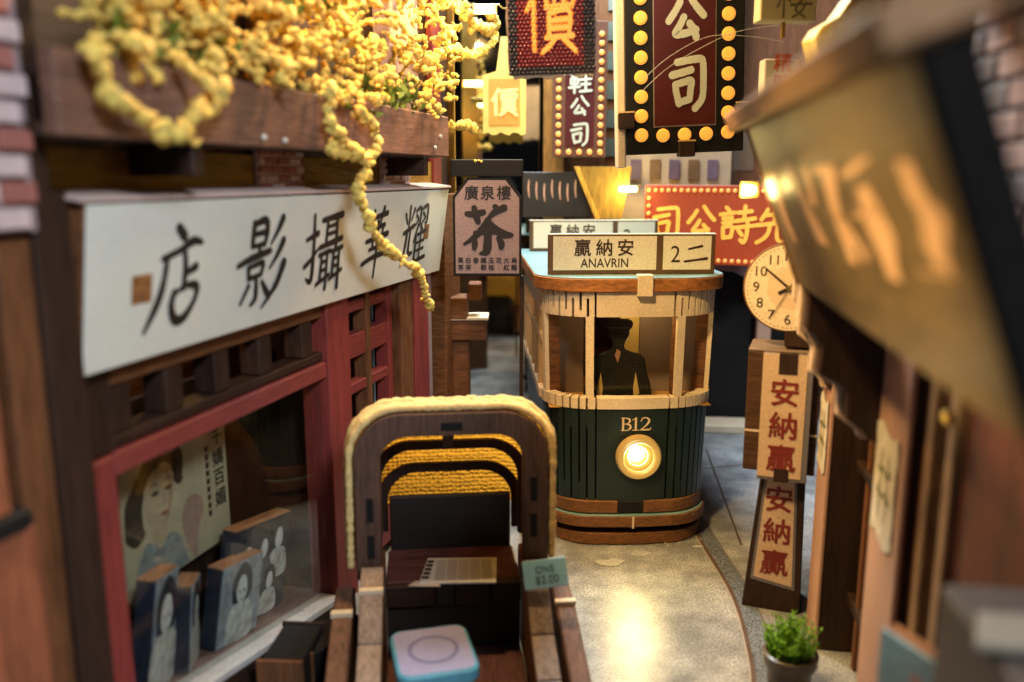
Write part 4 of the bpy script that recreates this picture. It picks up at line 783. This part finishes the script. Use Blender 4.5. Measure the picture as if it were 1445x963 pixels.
for s_, z in ((11.6, 8.22), (12.1, 8.2), (14.8, 8.75), (17.9, 8.5), (17.6, 8.28)): MB().lathe([(.04, 0), (.03, .03), (0, .035)], (s_, -.002, z), 10, 'y').build('glue_dot', mat('glue_bead', (.6, .62, .6), .15, .1, spec=.7), pb)
ICO = None
def ico():
    global ICO
    if ICO is None:
        bm = bmesh.new(); bmesh.ops.create_icosphere(bm, subdivisions=2, radius=1); bm.verts.ensure_lookup_table(); ICO = ([v.co.copy() for v in bm.verts], [tuple(v.index for v in f.verts) for f in bm.faces]); bm.free()
    return ICO
def blob(mb, c, r, rnd):
    vs, fs = ico(); a = Vector((rnd.uniform(-1, 1), rnd.uniform(-1, 1), rnd.uniform(-1, 1))) * 4; out = []
    M = Matrix.Rotation(rnd.uniform(0, 6), 3, Vector((rnd.uniform(-1, 1), rnd.uniform(-1, 1), 1)).normalized())
    e = Vector((rnd.uniform(.7, 1.2), rnd.uniform(.7, 1.2), rnd.uniform(.7, 1.3)))
    for v in vs:
        k = 1 + .22 * math.sin(3.1 * v.x + a.x) * math.sin(3.7 * v.y + a.y) + .16 * math.sin(5 * v.z + a.z + 2 * v.x) + rnd.uniform(-.09, .09)
        out.append(Vector(c) + M @ Vector((v.x * e.x, v.y * e.y, v.z * e.z)) * r * k)
    mb.add(out, fs)
def strand(mb, pts, r, rnd, wob=.35, step=.75):
    q = [Vector(p) for p in spline([tuple(p) for p in pts], 14)]; acc = 0; last = q[0]
    for a in q:
        if (a - last).length >= r * step:
            last = a; rr = r * rnd.uniform(.6, 1.25); blob(mb, a + Vector((rnd.uniform(-1, 1), rnd.uniform(-1, 1), rnd.uniform(-1, 1))) * r * wob, rr, rnd)
            if rnd.random() < .35: blob(mb, a + Vector((rnd.uniform(-1, 1), rnd.uniform(-1, 1), rnd.uniform(-1, 1))) * r * 1.3, rr * .6, rnd)
M_MOSS = mat('yellow_moss', (.90, .54, .13), .85, .32, 26, 60, .6, .03, sss=.45)
def mass(name, lab, polys, n, rlo, rhi, nlo, nhi, seed):
    """crumbs spread through the space over a patch of the wall between two depths"""
    rnd = random.Random(seed); mb = MB(); c = 0
    xs = [p[0] for p in polys]; ys = [p[1] for p in polys]
    def inside(x, y):
        w_ = False; j = len(polys) - 1
        for i in range(len(polys)):
            a, b_ = polys[i], polys[j]
            if (a[1] > y) != (b_[1] > y) and x < (b_[0] - a[0]) * (y - a[1]) / (b_[1] - a[1]) + a[0]: w_ = not w_
            j = i
        return w_
    while c < n:
        x, y = rnd.uniform(min(xs), max(xs)), rnd.uniform(min(ys), max(ys))
        if not inside(x, y): continue
        d = rnd.uniform(nlo, nhi); p = left_hit(x, y, d); c += 1
        q = p.copy(); L_ = [q]; v = Vector((rnd.uniform(-1, 1), rnd.uniform(-1, 1), rnd.uniform(-1, 1))).normalized()
        r = rnd.uniform(rlo, rhi)
        for k in range(rnd.randint(2, 6)):
            blob(mb, q, r * rnd.uniform(.7, 1.15), rnd); v = (v + Vector((rnd.uniform(-1, 1), rnd.uniform(-1, 1), rnd.uniform(-1, 1))) * .7).normalized(); q = q + v * r * 1.25
    return tag(mb.build(name, M_MOSS, smooth=True), lab, 'moss', 'yellow moss in the planter')
mass('moss_clump', 'blurred yellow moss clump heaped over the near half of the planter', [(120, -60), (470, -60), (455, 60), (430, 110), (330, 112), (300, 95), (230, 100), (170, 75), (115, 40)], 250, .035, .085, .45, 1.15, 11)
mass('moss_clump', 'crumbly yellow moss clump over the far half of the planter', [(410, 30), (470, -50), (660, -50), (640, 60), (640, 140), (600, 165), (560, 120), (500, 150), (440, 140), (415, 90)], 400, .03, .072, .35, 1.15, 12)
def vine(lab, px, r, n, seed, wob=.35):
    rnd = random.Random(seed); mb = MB(); pts = [left_hit(x, y, n) for x, y in px]; strand(mb, pts, r, rnd, wob)
    return tag(mb.build('moss_strand', M_MOSS, smooth=True), lab, 'moss', 'trailing yellow moss strands')
vine('heart shaped loop of yellow moss hanging over the near planter board', [(128, 40), (140, 95), (165, 140), (200, 165), (235, 190), (252, 192), (275, 165), (300, 140), (312, 110), (300, 70)], .10, 1.25, 21)
vine('long yellow moss strand trailing across the white shop board', [(470, 120), (465, 170), (490, 205), (520, 235), (505, 262), (515, 300), (540, 345), (570, 368), (590, 385), (600, 415), (608, 435)], .085, 1.2, 22)
vine('short looping yellow moss strand at the planter corner joint', [(500, 150), (530, 185), (525, 220), (490, 215), (465, 215), (480, 190)], .085, 1.15, 23)
vine('yellow moss sprig reaching right past the planter end', [(600, 90), (640, 70), (665, 80), (690, 65), (700, 50)], .09, .9, 24)
vine('yellow moss sprig rising at the top beside the mirror', [(640, 5), (660, 25), (680, 40), (700, 35), (690, 20)], .11, .9, 25)
vine('small yellow moss sprig low against the mirror', [(636, 180), (650, 176), (662, 180), (668, 184)], .09, .6, 26)
# green sprigs
gm = MB(); rnd = random.Random(6)
for px, py in [(rnd.uniform(480, 590), rnd.uniform(120, 165)) for _ in range(120)] + [(rnd.uniform(150, 330), rnd.uniform(40, 90)) for _ in range(70)] + [(rnd.uniform(410, 470), rnd.uniform(-10, 20)) for _ in range(50)]:
    p = left_hit(px, py, rnd.uniform(.7, 1.02)); v = Vector((rnd.uniform(-1, 1), rnd.uniform(-1, 1), rnd.uniform(.2, 1))).normalized() * rnd.uniform(.15, .3); u = v.cross(Vector((rnd.uniform(-1, 1), 1, .3))).normalized() * .035
    gm.add([p - u, p + v * .5 + u * 1.5, p + v, p + v * .5 - u * 1.5 + Vector((0, 0, .01))], [(0, 1, 2, 3)])
tag(gm.build('green_moss', mat('moss_green', (.14, .20, .02), .7, .4)), 'loose green moss showing between the yellow clumps in the planter', 'moss', kind='stuff')

# ================================================================== RICKSHAW
rk = thing('rickshaw', 'wooden rickshaw with a yellow woven hood in the foreground', 'rickshaw', (-.92, 12.45, 0), R(6))
def arch(hw, zt, zb, rad, n=9, sk=0):
    pts = [(-hw, zb)]
    for i in range(n + 1):
        a = math.pi - i / n * math.pi / 2; pts.append((-hw + rad + rad * math.cos(a), zt - rad + rad * math.sin(a)))
    for i in range(n + 1):
        a = math.pi / 2 - i / n * math.pi / 2; pts.append((hw - rad + rad * math.cos(a), zt - rad + rad * math.sin(a)))
    pts.append((hw, zb)); return pts
def arch_band(name, m, hw, zt, zb, rad, wd, y0, y1, bev=.02):
    o_ = arch(hw, zt, zb, rad); i_ = arch(hw - wd, zt - wd * .92, zb, max(.1, rad - wd * .8)); mb = MB(); n = len(o_)
    vs = [(x, y0, z) for x, z in o_] + [(x, y0, z) for x, z in i_] + [(x, y1, z) for x, z in o_] + [(x, y1, z) for x, z in i_]; fs = []
    for k in range(n - 1): fs += [(k, k + 1, n + k + 1, n + k), (2 * n + k, 3 * n + k, 3 * n + k + 1, 2 * n + k + 1), (k, 2 * n + k, 2 * n + k + 1, k + 1), (n + k, n + k + 1, 3 * n + k + 1, 3 * n + k)]
    fs += [(0, n, 3 * n, 2 * n), (n - 1, 3 * n - 1, 4 * n - 1, 2 * n - 1)]
    return smooth_by_angle(mb.add(vs, fs).build(name, m, rk, bev), .7)
M_FRAME = wood('hood_frame', (.115, .060, .042), rough=.55)
af = arch_band('hood_frame', M_FRAME, 1.50, 4.22, 1.55, .74, .40, 0, .20)
for x, z in ((-1.27, 2.70), (-1.27, 2.10), (1.27, 2.95), (1.27, 2.35)): MB().box(x - .06, x + .06, -.006, .10, z - .20, z + .20).build('slot', M_BLACK, af, .01)
MB().box(-.17, .17, -.006, .1, 3.93, 4.07).build('slot', M_BLACK, af, .01)
M_WEAVE = translucent('woven_yellow', (.70, .34, .03), .72, .85, 13)
sec = [(.22, 1.53, 4.26), (.6, 1.50, 4.16), (1.0, 1.44, 3.86), (1.35, 1.36, 3.40), (1.6, 1.28, 2.85), (1.72, 1.22, 2.2)]
vs, fs = [], []; n = 0
for y, hw, zt in sec:
    a = arch(hw, zt, 1.75, min(.74, zt - 1.8)); n = len(a); vs += [(x, y, z) for x, z in a]
for j in range(len(sec) - 1):
    for k in range(n - 1): fs.append((j * n + k, j * n + k + 1, (j + 1) * n + k + 1, (j + 1) * n + k))
MB().add(vs, fs).build('hood_cloth', M_WEAVE, rk, smooth=True)
M_PIPE = mat('yellow_cord', (.80, .58, .25), .9, .25, 30, 60, .6, .02, sss=.2)
pp = [(x, .10, z) for x, z in arch(1.57, 4.29, 1.72, .79, 14)]; pp[0] = (-1.60, .12, 1.72)
cl_ = MB(); q = []
for k in range(len(pp) - 1):
    a, b_ = Vector(pp[k]), Vector(pp[k + 1]); m_ = max(1, int((b_ - a).length / .05)); q += [a.lerp(b_, t / m_) for t in range(m_)]
cl_.tube(q, [.062 + .007 * math.sin(i * 2.1) + random.uniform(-.014, .014) for i in range(len(q))], 8); cl_.tube([p + Vector((0, .13, .01)) for p in q], [.062 + .007 * math.sin(i * 2.1 + 1) + random.uniform(-.014, .014) for i in range(len(q))], 8)
cl_.tube([p + Vector((.045 * (1 if p.x > 0 else -1), .27, .03)) for p in q], [.06 + random.uniform(-.014, .014) for i in range(len(q))], 8)
cl_.build('hood_cord', M_PIPE, rk, smooth=True)
for (y, hw, zt) in ((.30, 1.44, 4.06), (.85, 1.40, 3.82), (1.22, 1.32, 3.40), (1.48, 1.24, 2.92)): arch_band('hood_rib', M_DARK, hw, zt, 1.7, min(.66, zt - 1.75), .17, y, y + .1, .01)
MB().hexa([(-.12, .25, 3.98), (.06, .25, 3.98), (.06, 1.30, 3.22), (-.12, 1.30, 3.22)], [(-.12, .25, 4.08), (.06, .25, 4.08), (.06, 1.30, 3.32), (-.12, 1.30, 3.32)]).build('hood_spine', M_DARK, rk, .01)
M_SEAT = mat('seat_card', (.022, .017, .016), .55, .3)
MB().box(-1.02, 1.02, 1.18, 1.30, 1.2, 2.45).build('backrest', M_SEAT, rk, .03); MB().box(-1.06, 1.06, -.02, 1.2, 1.38, 1.50).build('seat', wood('seat_top', (.14, .055, .055), axis='x', rough=.45), rk, .03)
for x0, x1 in ((-1.05, -.30), (.02, .55), (.58, 1.05)): MB().box(x0, x1, -.16, -.02, 1.14, 1.50).build('seat_front', M_DARKX, rk, .02)
MB().box(-.29, .01, -.10, -.02, 1.1, 1.49).build('seat_joint', M_SEAT, rk, .01); MB().box(-1.05, 1.05, -.01, .1, .30, 1.375).build('kick_board', M_SEAT, rk); MB().box(-1.05, 1.05, -2.6, -.01, .22, .34).build('foot_board', wood('foot_plum', (.12, .05, .05), axis='y'), rk, .02)
M_ARMTOP = wood('pale_arm', (.27, .20, .17), axis='y', rough=.45)
for sg in (-1, 1):
    prof = [(.6, .25), (.6, 1.80), (-.10, 1.78), (-.55, 1.62), (-1.2, 1.12), (-1.9, .82), (-2.9, .70), (-2.9, .25)]
    x0, x1 = sorted((sg * 1.08, sg * 1.42)); MB().prism(prof, x0, x1, 'x').build('arm_panel', M_WALN, rk, .03)
    mb = MB(); top = prof[2:7]
    for (ya, za_), (yb_, zb_) in zip(top, top[1:]):
        mb.hexa([(x0, ya - .02, za_ + .005), (x1, ya - .02, za_ + .005), (x1, yb_ + .02, zb_ + .005), (x0, yb_ + .02, zb_ + .005)], [(x0, ya - .02, za_ + .05), (x1, ya - .02, za_ + .05), (x1, yb_ + .02, zb_ + .05), (x0, yb_ + .02, zb_ + .05)])
    mb.build('arm_top', M_ARMTOP, rk, .01)
    MB().box(x0 - .01, x1 + .01, -.62, -.52, 1.60, 1.70).build('arm_joint', M_CREAM, rk, .01)
    x0, x1 = sorted((sg * 1.56, sg * 1.86)); MB().prism([(.3, 0), (.3, 1.32), (-.5, 1.22), (-1.4, .92), (-2.4, .6), (-2.9, .5), (-2.9, 0)], x0, x1, 'x').build('mudguard', wood('guard_wood', (.17, .085, .055), axis='y'), rk, .03)
    MB().box(x0 - .012, x1 + .012, -.50, -.38, 1.20, 1.29).build('guard_joint', M_CREAM, rk, .01)
np_ = thing('newspaper', 'small folded newspaper lying on the rickshaw seat', 'newspaper', (-.83, 12.70, 1.51), R(3))
MB().prism([(-.64, -.42), (.56, -.45), (.60, .42), (-.54, .45)], 0, .035, 'z').build('pages', mat('newsprint', (.70, .71, .72), .7, .15), np_, .008); MB().prism([(-.80, -.46), (-.30, -.50), (-.4, -.3), (-.7, -.3)], -.004, .012, 'z').build('loose_sheet', mat('loose_sheet', (.52, .46, .42), .7, .1), np_)
M_NEWS = mat('news_ink', (.34, .34, .35), .7, .3)
for i in range(5):
    for j in range(13): MB().box(-.40 + i * .185, -.235 + i * .185, -.36 + j * .057, -.335 + j * .057, .036, .038).build('print_line', M_NEWS, np_)
for j in range(5): MB().box(-.60 + .015 * j, -.49 + .015 * j, -.30 + j * .14, -.20 + j * .14, .036, .038).build('headline', M_INK, np_)
tin = thing('tin_box', 'small tin with a pale violet lid and blue rim in the rickshaw footwell', 'tin', (-1.10, 10.85, .345), R(14))
def rrect(hx, hy, r, n=5):
    out = []
    for cx, cy, a0 in ((hx - r, hy - r, 0), (-hx + r, hy - r, 90), (-hx + r, -hy + r, 180), (hx - r, -hy + r, 270)):
        for i in range(n + 1): a = R(a0 + 90 * i / n); out.append((cx + r * math.cos(a), cy + r * math.sin(a)))
    return out
MB().prism(rrect(.50, .56, .16), 0, .78, 'z').build('body', mat('tin_green', (.16, .36, .30), .4, .3), tin, .01); MB().prism(rrect(.56, .62, .18), .70, .90, 'z').build('lid', mat('tin_rim', (.10, .36, .52), .35, .2), tin, .03)
MB().prism(rrect(.51, .57, .15), .9005, .905, 'z').build('lid_print', mat('tin_violet', (.31, .31, .50), .35, .15), tin)
ring = MB(); k = 40; vs = [(math.cos(2 * math.pi * i / k) * r_, math.sin(2 * math.pi * i / k) * r_, .908) for r_ in (.30, .36) for i in range(k)]; ring.add(vs, [(i, (i + 1) % k, k + (i + 1) % k, k + i) for i in range(k)]).build('lid_ring', mat('tin_ring', (.17, .17, .33), .4, .2), tin)
cardp = thing('price_card', 'small pale blue price card standing on the right rickshaw arm', 'card', at(772, 830, 11.75), rot=(R(-28), R(-6), R(4)))
MB().box(-.33, .33, 0, .03, 0, .42).build('card', mat('card_blue', (.27, .56, .78), .5, .12), cardp, .01)
text(cardp, 'lettering', 'ONE', .14, 0, .28, -.006, mat('card_ink', (.10, .22, .30), .6, .1), .01); text(cardp, 'lettering', '$3.00', .16, .02, .12, -.006, MATS['card_ink'], .01)

# ================================================================== POTTED PLANT
pt = thing('potted_plant', 'little dark pot of bright green moss plant at the foot of the clock pillar', 'plant', (4.22, 11.75, 0), 0)
smooth_by_angle(MB().lathe([(.22, 0), (.30, .05), (.34, .40), (.36, .48), (.40, .50), (.41, .66), (.36, .68), (.34, .60), (.0, .58)], (0, 0, 0), 36).build('pot', mat('pot_brown', (.075, .055, .045), .3, .35, spec=.6), pt), .6)
lf = MB(); rnd = random.Random(8)
for i in range(110):
    a = rnd.uniform(0, 6.283); rad = .29 * math.sqrt(rnd.random()); lean = Vector((math.cos(a), math.sin(a), 0)) * rad * .45; p = Vector((math.cos(a) * rad, math.sin(a) * rad, .58)); H_ = rnd.uniform(.25, .66) * (1.1 - rad); q = [p + lean * t * t + Vector((rnd.uniform(-.02, .02), rnd.uniform(-.02, .02), H_ * t)) for t in (0, .33, .66, 1)]
    lf.tube(q, [.010, .009, .007, .004], 4)
    for t in range(9):
        s_ = t / 8 * 2.95; k = min(2, int(s_)); c = q[k].lerp(q[k + 1], s_ - k)
        for u_ in range(2):
            d = Vector((rnd.uniform(-1, 1), rnd.uniform(-1, 1), rnd.uniform(-.1, .9))).normalized() * rnd.uniform(.05, .11); w_ = d.cross(Vector((rnd.uniform(-1, 1), rnd.uniform(-1, 1), 1))).normalized() * .018
            lf.add([c, c + d * .5 + w_, c + d, c + d * .5 - w_], [(0, 1, 2, 3)])
lf.build('foliage', translucent('leaf_green', (.19, .44, .02), .3, .6, var=.45), pt)

# ================================================================== LITTLE LED LAMPS
M_LED = emitter('led_chip', (1.0, .86, .42), 45)
for i, (px, py, Y, pw, lab) in enumerate(((886, 267, 24.2, 80, 'warm led lamp behind the tram route board'), (1060, 268, 11.35, 42, 'warm led lamp at the right end of the red sign'), (684, 12, 17.8, 420, 'warm led lamp at the top beside the moss sprig'), (668, 118, 24.2, 30, 'warm led lamp left of the small yellow sign'))):
    p = at(px, py, Y); o = thing('led_lamp', lab, 'lamp', p, 0, 'warm led lamps')
    wd = .24 if Y > 20 else (.04 if Y < 12 else .16)
    MB().box(-wd, wd, -.06, .06, -.06 * min(1, wd / .06), .06 * min(1, wd / .06)).build('chip', M_LED, o, .02); MB().box(-wd - .08, wd + .08, .07, .12, -.10, .10).build('board', M_BRASS, o, .01)
    MB().tube([Vector((wd, .1, .05)), Vector((wd + .12, .15, .10)), Vector((wd + .2, .3, .06)), Vector((wd + .3, .6, .1))], .018, 6).build('wire', M_BRASS, o)
    point('led_light', p + Vector((0, -.35, -.05)), pw, YEL, .12)

# ================================================================== DUST AND CRUMBS
dm = MB(); rnd = random.Random(31); TM = Matrix.Translation((2.52, 17.1, 0)) @ Matrix.Rotation(R(2.8), 4, 'Z')
def crumb(p, r): dm.add([Vector(p) + Vector((rnd.uniform(-1, 1), rnd.uniform(-1, 1), rnd.uniform(-.2, .9))) * r for _ in range(4)], [(0, 1, 2), (0, 2, 3), (0, 3, 1), (1, 3, 2)])
for _ in range(260):
    h = half_outline(1.74, .7, .95, -.16, 3, 12); a = rnd.choice(h); sg = rnd.choice((-1, 1)); p = TM @ Vector((sg * a[0] + rnd.uniform(-.15, .15), a[1] + rnd.uniform(-.16, .05), .012)); crumb(p, rnd.uniform(.008, .022))
for _ in range(90): crumb(TM @ Vector((rnd.uniform(-1.7, 1.7), rnd.uniform(-.05, .6), 5.735)), rnd.uniform(.006, .014))
for _ in range(80): crumb(TM @ Vector((rnd.uniform(-1.5, 1.5), rnd.uniform(-.13, -.06), .68)), rnd.uniform(.006, .013))
for _ in range(260): crumb((rnd.uniform(.8, 5.0), rnd.uniform(11.5, 20), .008), rnd.uniform(.005, .014))
tag(dm.build('sawdust', mat('sawdust', (.62, .55, .46), .8, .2)), 'pale sawdust crumbs scattered on the street and tram', 'dust', kind='stuff')
cb = MB(); p = at(678, 229, 17.44)
for i in range(6): blob(cb, p + Vector((rnd.uniform(-.12, .12), rnd.uniform(-.05, .05), rnd.uniform(.0, .04))), rnd.uniform(.015, .04), rnd)
tag(cb.build('moss_crumb', M_MOSS, smooth=True), 'tiny yellow moss crumb lying on top of the tea sign', 'moss')
